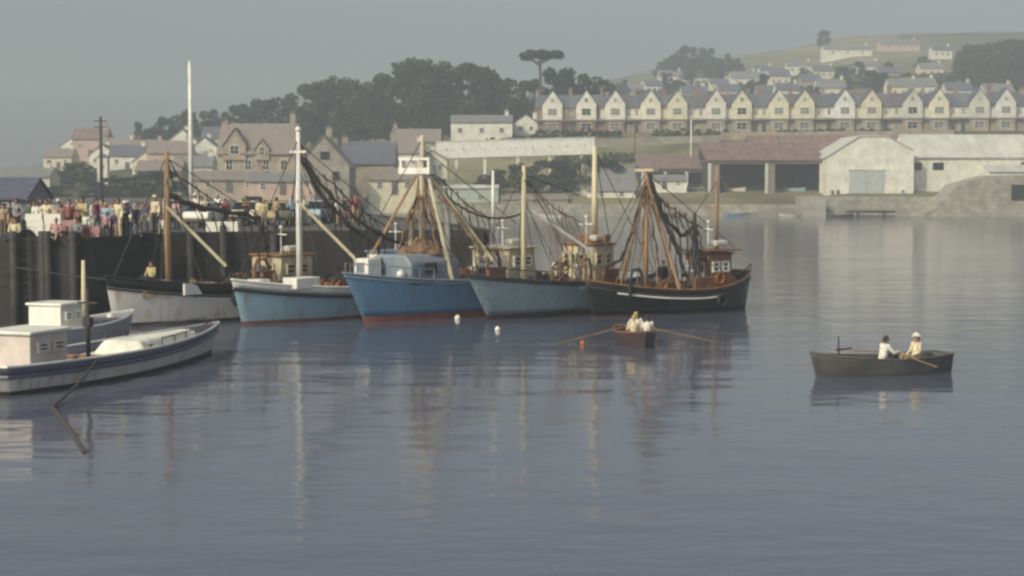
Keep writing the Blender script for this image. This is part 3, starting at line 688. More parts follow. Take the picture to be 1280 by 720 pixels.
WOOD = [(182,152,485,.9,'small tree at the left end of the wood skyline'),(208,147,475,.9,'second small tree from the left end of the wood'),
 (236,140,480,1,'tree on the skyline directly behind the flagpole'),(268,136,470,1,'tree rising behind the left dormer of the stone house'),
 (300,131,465,1,'tree behind the roof ridge of the large stone house'),(332,126,462,1,'tree just left of the tall stone house chimney'),
 (362,118,460,1,'tree behind the tall chimney of the stone house'),(392,104,452,1.1,'tall tree above the gable end house'),
 (425,100,450,1.1,'rounded tree crown between gable end house and slate roof'),(458,100,446,1.1,'tree crown above the slate roofed house'),
 (488,94,448,1.1,'tree at the left foot of the tallest crowns'),(518,79,440,1.2,'tall tree forming the left shoulder of the wood top'),
 (552,75,436,1.25,'tallest dark tree in the middle of the wood'),(586,80,438,1.2,'tall tree right of the tallest crown'),
 (614,92,440,1.05,'tree on the right slope of the wood top'),(642,104,432,1,'tree in the dip between wood top and umbrella pine'),
 (664,100,436,.9,'tree under the left side of the umbrella pine'),(698,88,440,1,'broad tree just right of the umbrella pine'),
 (728,93,442,1,'tree above the left end of the terrace'),(752,101,450,.9,'last tree of the wood, behind the third terrace gable'),
 (390,140,415,.9,'lower tree in front of the wood above gable end house'),(440,138,410,.9,'lower front tree above the slate roof'),
 (490,130,405,1,'dense front tree above the low stone cottage'),(532,122,404,1.05,'front tree left of the plain white house'),
 (572,122,402,1,'front tree directly above the plain white house'),(612,128,402,.95,'front tree above the right end of the white house'),
 (648,126,404,.8,'front tree above the small twin gabled cottage'),(345,146,425,.8,'low tree behind right chimney of stone house'),
 (196,160,440,.8,'low front tree at the left end of the wood'),(222,158,435,.85,'low front tree left of the flagpole'),(254,152,440,.9,'front tree just right of the flagpole'),(288,146,440,.95,'front tree behind the left half of the stone house roof'),(318,142,440,.95,'front tree behind the right half of the stone house roof'),(372,132,430,1,'front tree behind the tall chimney of the stone house'),(412,124,428,1,'middle tree above the gable end house'),(470,118,425,1,'middle tree above the slate roofed house'),(242,170,400,.7,'low tree between flagpole and stone house')]
for i, (px, yt, Y, ws, lab) in enumerate(WOOD):
    X = (px-640)/F*Y; zb = ground_z(X,Y)-.5; h = P(px,yt,Y).z-zb; s = h/20
    copy_thing(protos[i%3], 'dark leafy '+lab if not lab.startswith(('dense','tallest','dark','rounded')) else lab, (X,Y,zb), random.random()*6, (max(.55,s)*ws*.92,max(.55,s)*ws*.92,s))
SH = [(75,214,330,5,'dark bushy tree on the left hillside nearest the frame edge'),(108,203,340,8,'broad green tree on the left hillside below the pink house'),
 (150,222,300,7,'green tree just right of the white lookout tower'),(175,226,295,6,'green tree right of the lookout tower, lower one'),
 (202,214,305,8,'green tree above the brown mast of the white trawler'),(60,232,300,5,'low green bushy tree behind the harbour shed'),
 (120,238,290,5,'low green tree behind the crowd'),
 (655,205,324,5.5,'green tree under the raised gallery, left one'),(690,200,325,6.5,'green tree under the raised gallery, middle one'),(725,196,327,6,'green tree at the right end of the raised gallery'),(756,199,328,6,'green tree between raised gallery and rusty shed'),
 (615,212,326,5,'green tree behind the pale green store'),(545,222,322,4.5,'green tree left of the pale green store')]
for i, (px, yt, Y, wd, lab) in enumerate(SH):
    X = (px-640)/F*Y; zb = (3.0 if Y < 314 else ground_z(X,Y)-.4); h = P(px,yt,Y).z-zb
    copy_thing(protos[3 if i%2 else 1], lab, (X,Y,zb), random.random()*6, (wd/10,wd/10,h/20), 'trees near the quay and shore')
HT = [(826,76,800,'small dark tree at the left of the hilltop fields'),(858,58,790,'tallest tree of the hilltop clump'),(882,61,785,'tree right of the tallest hilltop tree'),(902,67,780,'right hand tree of the hilltop clump'),
 (1028,38,860,'lone dark tree on the skyline left of the long pale building'),(1212,58,640,'left tree of the dark hill wood'),(1236,52,640,'second tree of the dark hill wood'),(1258,50,645,'third tree of the dark hill wood'),(1282,52,640,'tree of the dark hill wood cut by the frame edge'),(1225,72,600,'front tree of the dark hill wood, left'),(1262,74,600,'front tree of the dark hill wood, right'),(1246,66,620,'middle tree of the dark hill wood'),(1282,72,600,'front tree of the dark hill wood at the frame edge'),(1200,74,610,'leftmost low tree of the dark hill wood'),(842,70,770,'tree between the small left tree and the tallest hilltop tree'),(868,72,740,'low front tree of the hilltop clump, left'),(892,76,735,'low front tree of the hilltop clump, right'),(916,74,750,'low tree trailing off right of the hilltop clump'),(832,90,660,'dark tree by the long cream farmhouse'),(1050,84,640,'dark tree below the long pale skyline building'),(1108,78,680,'dark tree below the reddish skyline building'),
 (945,92,610,'tree between brown and stone hill houses'),(1085,88,600,'tree behind terrace chimneys at mid right')]
for i, (px, yt, Y, lab) in enumerate(HT):
    X = (px-640)/F*Y; zb = ground_z(X,Y)-.5; h = max(6, P(px,yt,Y).z-zb); s = h/20
    copy_thing(protos[i%3], lab, (X,Y,zb), random.random()*6, (s*1.1,s*1.1,s), 'trees on the upper hill')
for k, (px, py, Y) in enumerate([(775,92,690),(806,90,705),(846,98,640),(905,97,630),(925,86,690),(948,97,600),(990,90,640),(1005,84,690),(1042,90,640),(1070,84,680),(1100,94,600),(1132,92,620),(1150,76,720),(1186,90,620),(1172,100,560),(1015,104,555)]):
    X = (px-640)/F*Y; zb = ground_z(X,Y)-.5; s = random.uniform(.22,.40)
    copy_thing(protos[k%4], 'small round tree between the houses of the upper hill', (X,Y,zb), random.random()*6, (s*1.2,s*1.2,s), 'small trees between the hill houses')
for q in protos:
    q.name = 'source'
    for ch in list(q.children): bpy.data.objects.remove(ch)
    bpy.data.objects.remove(q)
# umbrella pine
Y = 432; X = (675-640)/F*Y; zb = ground_z(X,Y); zt = P(675,61,Y).z-zb
t = thing('umbrella_pine','lone umbrella pine with flat dark crown standing above the wood','tree',(X,Y,zb))
b = MB(); b.tube([(0,0,-.5),(.2,0,zt*.5),(-.1,0,zt*.86)],[.55,.42,.3],8)
rnd = random.Random(3); cl = []
for k in range(26):
    a = rnd.random()*6.28; rr = 5.4*sqrt(rnd.random()); c = (cos(a)*rr, sin(a)*rr*.9, zt*.93+rnd.gauss(0,.25)-rr*.05+.2); cl.append((c,1.35))
    if k < 9: b.tube([(-.1,0,zt*(.78+.06*rnd.random())),(c[0]*.6,c[1]*.6,c[2]-1.0),c],[.2,.13,.05],5)
b.build('trunk', bark, t)
o = bpy.data.objects.new('crown', crown_mesh('crown', 5, cl, 1, leaf_pine, .4, 150, .55)); C.objects.link(o); o.parent = t
# hedges
def hedge(label, x0, y0, x1, y1, w, h, m=leaf_mid):
    n = max(4,int((Vector((x1-x0,y1-y0)).length)/(w*.9))); cl = []
    xm, ym = (x0+x1)/2, (y0+y1)/2; zb = ground_z(xm,ym)
    for k in range(n):
        x = x0+(x1-x0)*k/(n-1); y = y0+(y1-y0)*k/(n-1)
        cl.append(((x-xm+random.gauss(0,.2), y-ym, ground_z(x,y)-zb+h*.5), w*.62*random.uniform(.8,1.25)))
    o = bpy.data.objects.new('hedge', crown_mesh('hedge', n, cl, 1, m, .45, 60, .8)); C.objects.link(o); o.location = (xm,ym,zb)
    return tag(o, label, 'hedge')
hedge('shrubby hedge in front of plain white house', sx(612,368),368, sx(690,368),368, 3.0, 3, leaf_dark)
hedge('shrubs in the garden below the first terrace houses', sx(675,378),378, sx(770,378),378, 1.8, 1.6, leaf_dark)
hedge('shrubs in the garden below the fifth and sixth terrace gables', sx(820,379),379, sx(905,379),379, 1.8, 1.4, leaf_mid)
hedge('patch of shrubs above the low rusty shed roof', sx(700,358),358, sx(790,356),356, 2.2, 1.8, leaf_mid)
hedge('shrubs below the terrace right of the pale steps', sx(975,378),378, sx(1110,378),378, 1.6, 1.3, leaf_dark)
hedge('hedge across the pale hill fields, lower one', sx(800,640),640, sx(1010,640),640, 3, 3, leaf_dark)
hedge('hedge across the pale hill fields, upper one', sx(830,730),730, sx(1020,745),745, 3, 3, leaf_dark)
hedge('dark hedge just above the terrace roofs at the left', sx(760,520),520, sx(930,530),530, 2.4, 2.6, leaf_dark)
hedge('dark hedge between the upper hill houses at the right', sx(1040,620),620, sx(1190,630),630, 2.6, 2.6, leaf_dark)
hedge('hedge climbing the hill at the far right', sx(1020,600),600, sx(1200,700),700, 3, 3, leaf_dark)

# ------------------------------------------------------------------ people
def limb(mb, pts, rs, n=10):
    pts = [Vector(p) for p in pts]
    mb.tube(pts, rs, n)
    for p, r in zip(pts, rs): mb.ball(p, r*.99, n, 6)
def remesh(mb, name, vox, m, sub=0):
    me = mb.mesh('tmp', None, fix=False); o = bpy.data.objects.new('tmp', me); C.objects.link(o)
    r = o.modifiers.new('r','REMESH'); r.mode = 'VOXEL'; r.voxel_size = vox
    s = o.modifiers.new('s','SMOOTH'); s.factor = .5; s.iterations = 3
    dg = bpy.context.evaluated_depsgraph_get()
    out = bpy.data.meshes.new_from_object(o.evaluated_get(dg)); out.name = name
    bpy.data.objects.remove(o); out.materials.clear(); out.materials.append(m); out.shade_smooth()
    return out
def hand(mb, w, d, side, curl=.4):
    # palm and five unequal bent fingers; w = wrist, d = unit direction of the hand
    d = Vector(d).normalized(); up = Vector((0,1,0)) if abs(d.y) < .8 else Vector((0,0,1))
    ax = d.cross(up).normalized(); nn = ax.cross(d); w = Vector(w)
    limb(mb, [w, w+d*.05, w+d*.085], [.028,.036,.034], 8)
    for k, ln in enumerate((.062,.074,.078,.070,)):
        b0 = w+d*.085+ax*(.030-.020*k); b1 = b0+d*ln*.55+nn*curl*.02; b2 = b1+d*ln*.35+nn*curl*.05
        limb(mb, [b0,b1,b2], [.0105,.010,.009], 6)
    limb(mb, [w+d*.03+ax*side*.02, w+d*.06+ax*side*.055, w+d*.095+ax*side*.055+nn*.02], [.013,.012,.010], 6)
PROTO = {}
def person_proto(key, pose):
    """pose: joint dict; person faces +y"""
    J = pose; B = MB(); T = MB(); G = MB()
    hip, ch, nk, hd = Vector(J['hip']), Vector(J['chest']), Vector(J['neck']), Vector(J['head'])
    B.tube([hip,ch,nk,hd],[.12,.13,.055,.055],10); B.ball(hip,(.155,.11,.12)); B.ball((hip+ch)/2,(.135,.10,.16)); B.ball(ch,(.17,.115,.15))
    B.ball(hd+Vector((0,0,.045)),(.078,.098,.118),14,10); B.ball(hd+Vector((0,.05,-.03)),(.05,.05,.06))
    B.ball(hd+Vector((0,.105,.035)),(.014,.022,.022)); B.ball(hd+Vector((.08,0,.04)),(.014,.022,.032)); B.ball(hd+Vector((-.08,0,.04)),(.014,.022,.032))
    T.tube([hip+Vector((0,0,-.02)),(hip+ch)/2,ch,ch*.35+nk*.65,nk-Vector((0,0,.02))],[.15,.15,.155,.12,.075],12)
    T.ball(ch,(.195,.135,.16)); T.ball(hip,(.172,.127,.12)); T.ball((hip+ch)/2,(.152,.118,.17))
    for s in ('l','r'):
        sh, el, wr = Vector(J['sh'+s]), Vector(J['el'+s]), Vector(J['wr'+s])
        limb(B, [sh,(sh+el)/2,el,(el+wr)/2,wr], [.056,.050,.041,.037,.026])
        hand(B, wr, J.get('hd'+s, (wr-el)), 1 if s=='l' else -1, J.get('curl',.5))
        e = J.get('sleeve',.9)
        limb(T, [sh,(sh+el)/2,el,el+(wr-el)*e], [.075,.066,.056,.044])
        hp, kn, an, to = Vector(J['hp'+s]), Vector(J['kn'+s]), Vector(J['an'+s]), Vector(J['to'+s])
        limb(B, [hp,(hp+kn)/2,kn,(kn+an)*.5+Vector((0,-.012,.03)),an], [.088,.076,.056,.055,.038])
        limb(B, [an-Vector((0,.02,.02)), (an+to)/2, to], [.042,.040,.034])
        limb(G, [hip*.5+hp*.5, hp,(hp+kn)/2,kn,an+(kn-an)*.12], [.125,.105,.092,.074,.066])
    G.ball(hip,(.168,.124,.10))
    Hm = MB(); Hm.ball(hd+Vector((0,-.012,.068)),(.090,.106,.108),12,8); Hm.ball(hd+Vector((0,-.05,.0)),(.075,.06,.07))
    sh_ = MB()
    for s in 'lr':
        an, to = Vector(J['an'+s]), Vector(J['to'+s]); limb(sh_, [an-Vector((0,.035,.035)), (an+to)/2-Vector((0,0,.004)), to+Vector((0,.012,0))], [.050,.050,.042])
    PROTO[key] = dict(body=remesh(B,'body',.0115,skin), shirt=remesh(T,'shirt',.02,skin), trousers=remesh(G,'trousers',.02,skin), hair=remesh(Hm,'hair',.014,skin), shoes=remesh(sh_,'shoes',.016,rubber), head=hd)
def std(**k):
    d = dict(hip=(0,0,.95),chest=(0,0,1.30),neck=(0,0,1.47),head=(0,.02,1.57),
      shl=(-.185,0,1.41),ell=(-.235,-.02,1.13),wrl=(-.235,.06,.89),shr=(.185,0,1.41),elr=(.235,-.02,1.13),wrr=(.235,.06,.89),
      hpl=(-.09,0,.90),knl=(-.105,.02,.49),anl=(-.11,-.02,.085),tol=(-.13,.14,.04),hpr=(.09,0,.90),knr=(.105,.02,.49),anr=(.11,-.02,.085),tor=(.13,.14,.04))
    d.update(k); return d
person_proto('plain', std())
person_proto('hips', std(ell=(-.40,-.08,1.17),wrl=(-.21,.03,1.02),elr=(.40,-.08,1.17),wrr=(.21,.03,1.02)))
person_proto('walk', std(knl=(-.10,.22,.52),anl=(-.10,.24,.10),tol=(-.11,.40,.07),knr=(.10,-.08,.50),anr=(.10,-.34,.14),tor=(.11,-.22,.05),ell=(-.23,-.12,1.14),wrl=(-.22,-.14,.90),elr=(.23,.10,1.14),wrr=(.20,.26,.97)))
person_proto('fold', std(ell=(-.24,.06,1.14),wrl=(.02,.20,1.17),elr=(.24,.06,1.16),wrr=(-.02,.21,1.21)))
seat = std(hip=(0,0,.10),chest=(0,.06,.44),neck=(0,.10,.61),head=(0,.13,.71),shl=(-.185,.08,.55),ell=(-.27,.24,.33),wrl=(-.24,.47,.36),shr=(.185,.08,.55),elr=(.27,.24,.33),wrr=(.24,.47,.36),
   hdl=(.25,.6,-.5),hdr=(-.25,.6,-.5),curl=1.1,
   hpl=(-.09,.03,.09),knl=(-.14,.42,.20),anl=(-.12,.70,-.12),tol=(-.13,.83,-.09),hpr=(.09,.03,.09),knr=(.14,.42,.20),anr=(.12,.70,-.12),tor=(.13,.83,-.09))
person_proto('row', seat)
seat2 = dict(seat); seat2.update(chest=(0,-.02,.44),neck=(0,-.02,.62),head=(0,0,.72),shl=(-.185,-.01,.56),ell=(-.25,.06,.30),wrl=(-.14,.30,.20),shr=(.185,-.01,.56),elr=(.25,.06,.30),wrr=(.14,.30,.20))
person_proto('sit', seat2)
COLS = {'white':(.74,.72,.66),'cream':(.66,.58,.40),'pink':(.48,.28,.29),'red':(.27,.10,.10),'pale blue':(.30,.40,.50),'navy':(.03,.035,.07),'grey':(.24,.24,.25),'brown':(.14,.08,.05),'black':(.02,.02,.022),'yellow':(.50,.42,.22),'tan':(.38,.28,.18),'maroon':(.18,.04,.06),'green':(.08,.14,.08),'purple':(.13,.09,.18)}
def cloth(c): return mat('cloth_'+c.replace(' ','_'), COLS[c], .9, .22, 9, bump=.5)
HAIR = {'dark':(.03,.02,.015),'fair':(.42,.30,.14),'brown':(.10,.055,.03),'grey':(.35,.33,.31)}
def add_person(key, label, loc, rz, shirt, trousers, hair='dark', sc=1.0, group=None, hat=None):
    t = thing('person', label, 'person', loc, rz, group); t.scale = (sc,)*3; pr = PROTO[key]
    def kid(nm, m=None):
        o = bpy.data.objects.new(nm, pr[nm]); C.objects.link(o); o.parent = t
        if m: recolor(o, m)
        return o
    kid('body'); kid('shirt', cloth(shirt)); kid('trousers', cloth(trousers)); kid('hair', mat('hair_'+hair, HAIR[hair], .7, .2, 20)); kid('shoes')
    hd = pr['head']
    e = MB()
    for s in (-1,1): q = MB(); q.ball((hd.x+s*.032, hd.y+.092, hd.z+.05),.012,8,6); q.build('eye', black_paint, t)
    if hat:
        h = MB(); h.tube([hd+Vector((0,0,.095)),hd+Vector((0,0,.11))],[.17,.165],14); h.tube([hd+Vector((0,0,.10)),hd+Vector((0,0,.17)),hd+Vector((0,-.01,.205))],[.115,.108,.06],14)
        h.build('hat', cloth(hat), t, True)
    return t
# crowd standing along the quay edge (px, distance behind edge, pose, shirt, trousers, hair, facing, hat)
def edge_y(X):
    for (a, b) in zip(apron, apron[1:]):
        if a[0] <= X <= b[0] and a[0] < b[0]: return a[1]+(b[1]-a[1])*(X-a[0])/(b[0]-a[0])
    return 84.6
CROWD = [
 (6,1.5,'plain','tan','brown','dark',200,None),(20,3,'hips','grey','black','dark',170,None),(38,1.6,'plain','white','grey','brown',20,None),(54,2.4,'fold','white','tan','fair',190,None),
 (64,1.4,'hips','cream','navy','dark',180,None),(76,1.8,'walk','pink','pink','brown',80,None),(86,1.2,'plain','red','navy','dark',175,None),(97,2.6,'plain','pink','white','fair',150,None),
 (104,1.4,'fold','yellow','brown','dark',185,None),(115,3.2,'walk','maroon','grey','dark',260,None),(124,1.6,'hips','pale blue','white','fair',170,None),(134,2.2,'plain','white','navy','dark',190,None),
 (143,1.3,'plain','cream','cream','brown',180,None),(152,3.0,'fold','navy','black','dark',160,'white'),(161,1.5,'walk','navy','navy','grey',100,None),(170,2.4,'plain','grey','grey','dark',200,None),
 (179,1.4,'hips','pale blue','grey','dark',180,None),(188,3.4,'plain','cream','black','fair',185,'cream'),(66,8,'plain','grey','navy','dark',190,'white'),(140,9,'fold','pink','brown','dark',180,None),
 (160,10,'plain','black','black','dark',185,'cream'),(113,10,'plain','white','white','brown',190,None),(88,12,'hips','purple','black','dark',180,None),(40,10,'plain','purple','grey','dark',180,None),
 (197,6,'walk','white','brown','dark',90,None),(255,7,'plain','cream','brown','dark',180,None),(270,10,'hips','white','black','grey',190,None),(285,6,'plain','maroon','black','dark',180,None),
 (303,8,'fold','brown','navy','dark',175,None),(331,6,'plain','yellow','grey','fair',180,None),(349,7,'walk','tan','navy','dark',270,None),(425,8,'plain','white','tan','dark',180,None),
 (48,4.5,'plain','pink','grey','dark',180,None),(92,5,'hips','white','brown','fair',185,None),(120,4.6,'fold','red','brown','dark',175,None),(156,5.2,'plain','white','black','dark',190,None),(205,3,'plain','tan','navy','fair',180,None),(216,5,'fold','pink','navy','dark',185,None),(246,12,'plain','white','navy','dark',180,'white'),(318,10,'hips','cream','tan','dark',180,None),(362,10,'plain','pale blue','navy','dark',180,None),(385,9,'fold','white','grey','grey',180,None),(405,12,'plain','pink','tan','dark',180,None),(447,9,'hips','red','tan','dark',180,None),
 (30,6,'walk','green','brown','dark',280,None),(128,6,'plain','brown','brown','dark',180,None),(175,8,'plain','maroon','tan','brown',180,None),(12,7,'plain','navy','tan','dark',180,None)]
seen = {}
for (px, off, key, a, b_, hr_, face, hat) in CROWD:
    X = (px-640)/F*(73 if px < 112 else 81); Y0 = edge_y(X)+off*(1 if px < 215 else 1.5); X = (px-640)/F*Y0
    lab = f"person in {a} top and {b_} trousers, {hr_} hair, standing in the quay crowd"
    if hat: lab = f"person in {hat} sun hat, {a} top and {b_} trousers standing on the quay"
    lab = lab.replace(', standing in the quay crowd',' in the quay crowd').replace('trousers standing on','trousers on')
    if key == 'walk': lab = lab.replace('standing','walking')
    assert lab not in seen, lab; seen[lab] = 1
    add_person(key, lab, (X+random.uniform(-.25,.25),Y0+random.uniform(0,.8),QH), R(face+random.uniform(-45,45)), a, b_, hr_, random.uniform(.9,1.08), 'people on the quay', hat)

# ------------------------------------------------------------------ cars on the quay
def make_car():
    t = thing('parked_car','car','car',(0,0,-500),0,'cars parked on the quay')
    prof = [(-1.95,.32),(1.95,.32),(2.0,.62),(1.85,.82),(.85,.90),(-1.1,.92),(-1.95,.88),(-2.02,.6)]
    b = MB(); b.prism(prof,-.76,.76); body = b.build('body', white_paint, t, bevel=.07)
    cab = MB(); z0=.90
    cab.add([(-1.5,-.70,z0),(.95,-.70,z0),(.95,.70,z0),(-1.5,.70,z0),(-1.05,-.58,1.36),(.30,-.58,1.36),(.30,.58,1.36),(-1.05,.58,1.36)],[(0,1,2,3),(4,5,6,7),(0,1,5,4),(1,2,6,5),(2,3,7,6),(3,0,4,7)])
    cab.build('cabin_glass', glass_dark, t)
    rf = MB(); rf.box((-.375,0,1.385),(1.42,1.2,.06)); rf.build('roof', white_paint, t, bevel=.03)
    for sx_ in (-1.22,1.25):
        for sy in (-.70,.70):
            w = MB(); w.torus((sx_,sy,.30),.21,.09,'y'); w = w.build('wheel', rubber, t, True)
            q = MB(); q.tube([(sx_,sy-.07,.30),(sx_,sy+.07,.30)],.17,12); q.build('rim', steel, w)
    for sx_ in (-2.04,2.03):
        q = MB(); q.box((sx_,0,.45),(.1,1.5,.12)); q.build('bumper', steel, t)
    for sy in (-.55,.55):
        q = MB(); q.tube([(1.93,sy,.68),(2.02,sy,.68)],.09,10); q.build('headlight', white_paint, t)
    return t
cp = make_car()
CARS = [(258,93,1.45,'white','white','white car parked on the quay right of the brown mast'),(312,99,1.5,'cream','cream','cream car parked between brown mast and white mast'),
  (347,95,1.6,'white','yellow','yellow car parked just left of the white mast'),(398,102,1.4,'pale','pale blue','pale blue car parked behind the white mast net'),
  (432,104,1.5,'maroon','maroon','maroon car parked left of the blue trawler rigging'),(222,104,1.5,'grey','grey','grey car parked behind the brown mast'),(322,134,0.2,'navy','navy','navy car parked behind the yellow and cream cars')]
for (px, Y, rz, _, c, lab) in CARS:
    o = copy_thing(cp, lab, ((px-640)/F*Y, Y, QH+.01), rz)
    pm = mat('car_'+c.replace(' ','_'), COLS[c], .3, .05, 2)
    for ch in o.children:
        if ch.name.split('.')[0] in ('body','roof'): recolor(ch, pm)
for k, (px, Y, rz, c, lab) in enumerate([(820,333,.1,'white','white car parked under the left rusty roofed shed'),(848,333,0,'cream','cream car parked under the left rusty roofed shed'),(868,331,.2,'grey','grey car parked at the right end under the low rusty shed')]):
    x = (px-640)/F*Y; o = copy_thing(cp, lab, (x,Y,4.62), rz, None, 'cars parked by the far sheds'); pm = mat('car_'+c.replace(' ','_'), COLS[c], .3, .05, 2)
    for ch in o.children:
        if ch.name.split('.')[0] in ('body','roof'): recolor(ch, pm)
def kill(o):
    for ch in list(o.children): kill(ch)
    bpy.data.objects.remove(o)
kill(cp)

# ------------------------------------------------------------------ boats
class Hull:
    def __init__(s, L, B, bow, mid, stern, draft, rake, ts=.55, pb=2.3, pw=1.6, bul=.55, round_stern=False, trk=.12):
        s.__dict__.update(locals())
    def sheer(s, t):
        if t > .42: k = (t-.42)/.58; return s.mid+(s.bow-s.mid)*k**2
        k = (.42-t)/.42; return s.mid+(s.stern-s.mid)*k**2
    def plan(s, t, p, ts):
        if t < .42:
            k = (.42-t)/.42; return s.B/2*(1-(1-ts)*k**(3.2 if s.round_stern else 2))
        k = (t-.42)/.58; return s.B/2*max(0, 1-k**p)
    def pt(s, t, z, side=1):
        sh = s.sheer(t); bd = s.plan(t, s.pb, s.ts); bw = s.plan(t, s.pw, s.ts*.82)*.93
        if z >= 0: y = bw+(bd-bw)*min(1.3,(z/sh))**.85 if z > 0 else bw
        else: y = bw*sqrt(max(0, 1-(z/-s.draft)**2))
        x = s.L*(t-.5)+s.rake*(max(-.3*sh,z)/s.sheer(1))*sm(.45,1,t) - s.trk*s.L*.2*(z/s.stern)*sm(.3,0,t)
        return Vector((x, side*max(.015,y), z))
    def band(s, mb, f0, f1, rows=4, N=34):
        """shell strip between height fractions/functions f0(t) and f1(t), both sides and the transom"""
        ts_ = [i/N for i in range(N+1)]; grid = []
        path = [(t,-1) for t in reversed(ts_)]+[(t,1) for t in ts_]
        for j in range(rows+1):
            for (t, sd_) in path:
                z = f0(t)+(f1(t)-f0(t))*j/rows; grid.append(s.pt(t, z, sd_))
        n = len(path); fs = []
        for j in range(rows):
            for i in range(n-1): fs.append((j*n+i, j*n+i+1, (j+1)*n+i+1, (j+1)*n+i))
            fs.append((j*n+n-1, j*n, (j+1)*n, (j+1)*n+n-1))
        mb.add(grid, fs); return mb
    def line(s, f, off=0, N=30):
        ts_ = [i/N for i in range(N+1)]
        a = [s.pt(t, f(t), -1) for t in reversed(ts_)]; b = [s.pt(t, f(t), 1) for t in ts_]
        pts = a+b+[a[0]]
        return pts
    def deck(s, mb, f, N=30):
        vs = []; fs = []
        for i in range(N+1):
            t = i/N; p = s.pt(t, f(t), 1); q = s.pt(t, f(t), -1); p.y *= .985; q.y *= .985; vs += [q, (p+q)/2+Vector((0,0,.04)), p]
        for i in range(N):
            for k in range(2): fs.append((3*i+k, 3*i+k+1, 3*i+3+k+1, 3*i+3+k))
        mb.add(vs, fs); return mb
def solid(o, th=.06):
    m = o.modifiers.new('solid','SOLIDIFY'); m.thickness = th; m.offset = -1; return o
def hull_parts(t, h, hm, bm_, botm, deckm, railm, strake=None, boot=.22, bulw=None, nrail=.05):
    """hull, antifouling, bulwark, strake, rail, deck as parts"""
    b = h.band(MB(), lambda q: -h.draft*.97, lambda q: boot, 5); o = b.build('bottom', botm, t, True)
    split = bulw if bulw is not None else 0
    if split:
        h.band(MB(), lambda q: boot+.001, lambda q: h.sheer(q)-split, 6).build('hull', hm, t, True)
        solid(h.band(MB(), lambda q: h.sheer(q)-split+.001, lambda q: h.sheer(q), 2).build('bulwark', bm_, t, True), .07)
    else:
        solid(h.band(MB(), lambda q: boot+.001, lambda q: h.sheer(q), 7).build('hull', hm, t, True), .07)
    r = MB(); r.tube(h.line(lambda q: h.sheer(q)+.02), nrail, 6, False); r.build('gunwale_rail', railm, t)
    if strake: r = MB(); r.tube(h.line(lambda q: h.sheer(q)-strake[0]), strake[2] if len(strake) > 2 else .055, 6, False); r.build('rubbing_strake', strake[1], t)
    h.deck(MB(), lambda q: h.sheer(q)-h.bul).build('deck', deckm, t)
def heading(a): return atan2(-cos(R(a)), -sin(R(a)))
def boat_at(name, label, cat, bowpx, bowpy, a, L, group):
    b = WP(bowpx, bowpy); hv = Vector((-sin(R(a)), -cos(R(a)), 0)); c = b-hv*(L/2)
    return thing(name, label, cat, c, heading(a), group)
def to_world(t, p):
    m = Matrix.Translation(t.location) @ Euler(t.rotation_euler).to_matrix().to_4x4(); return m @ Vector(p)
def wheelhouse(t, x, z, l, w, h, wm, rm, nwin=3, door=True, front=1, round_front=False, trim=None):
    b = MB()
    if round_front:
        poly = [(x-l/2,-w/2)]+[(x+l/2-.45+.45*cos(a), (w/2)*sin(a)) for a in [(-pi/2+pi*k/8) for k in range(9)]]+[(x-l/2,w/2)]
    else: poly = [(x-l/2,-w/2),(x+l/2-.15,-w/2),(x+l/2,-w/2+.25),(x+l/2,w/2-.25),(x+l/2-.15,w/2),(x-l/2,w/2)]
    b.prismz(poly, z, z+h); b.build('wheelhouse', wm, t, bevel=.03)
    cx = x; rp = [(cx+(px_-cx)*1.1, py_*1.12) for (px_, py_) in poly]
    b = MB(); b.prismz(rp, z+h+.003, z+h+.1); b.build('wheelhouse_roof', rm, t, bevel=.03)
    fx = x+l/2*front
    for k in range(nwin):
        yy = (k-(nwin-1)/2)*(w-.5)/nwin
        xx = x+l/2 + (0 if not round_front else -.45+.45*sqrt(max(0,1-(yy/(w/2))**2)))
        window(t, xx, yy, z+h*.66, (w-.5)/nwin*.82, h*.3, trim or wm, 1, 'x', 0)
    for s in (-1,1):
        for xx in (x-l*.22, x+l*.16): window(t, xx, s*w/2, z+h*.66, l*.28, h*.3, trim or wm, s, 'y', 0)
    if door:
        b = MB(); b.box((x-l/2-.03,-w*.18,z+h*.45),(.06,.62,h*.85)); o = b.build('door', varnish, t); q = MB(); q.ball((x-l/2-.09,-w*.18+.2,z+h*.45),.04,6,5); q.build('handle', steel, o)
def mast(t, x, y, z0, z1, r, m, name='mast'):
    b = MB(); b.tube([(x,y,z0),(x,y,(z0+z1)/2),(x,y,z1)],[r,r*.9,r*.62],10); return b.build(name, m, t, True)
def stay(t, a, b_, r=.022, m=None, sag=0, name='stay'):
    a, b_ = Vector(a), Vector(b_); pts = [a+(b_-a)*k/10-Vector((0,0,sag*4*(k/10)*(1-k/10))) for k in range(11)] if sag else [a,b_]
    q = MB(); q.tube(pts, r, 5); return q.build(name, m or rope_mat, t)
def net(label, pts_list, m, r=.09, seed=1, name='fishing_net'):
    """hanging bundle of netting made of several uneven twisted strands"""
    rnd = random.Random(seed); q = MB()
    for pts in pts_list:
        pts = [Vector(p) for p in pts]; dense = []
        for a, b_ in zip(pts, pts[1:]):
            for k in range(6): dense.append(a+(b_-a)*k/6)
        dense.append(pts[-1]); rs = []
        for i, p in enumerate(dense):
            dense[i] = p+Vector((rnd.gauss(0,.035),rnd.gauss(0,.035),rnd.gauss(0,.03))); rs.append(r*(.6+.8*rnd.random()))
        q.tube(dense, rs, 7)
    o = q.build(name, m, None, True); return tag(o, label, 'fishing net')
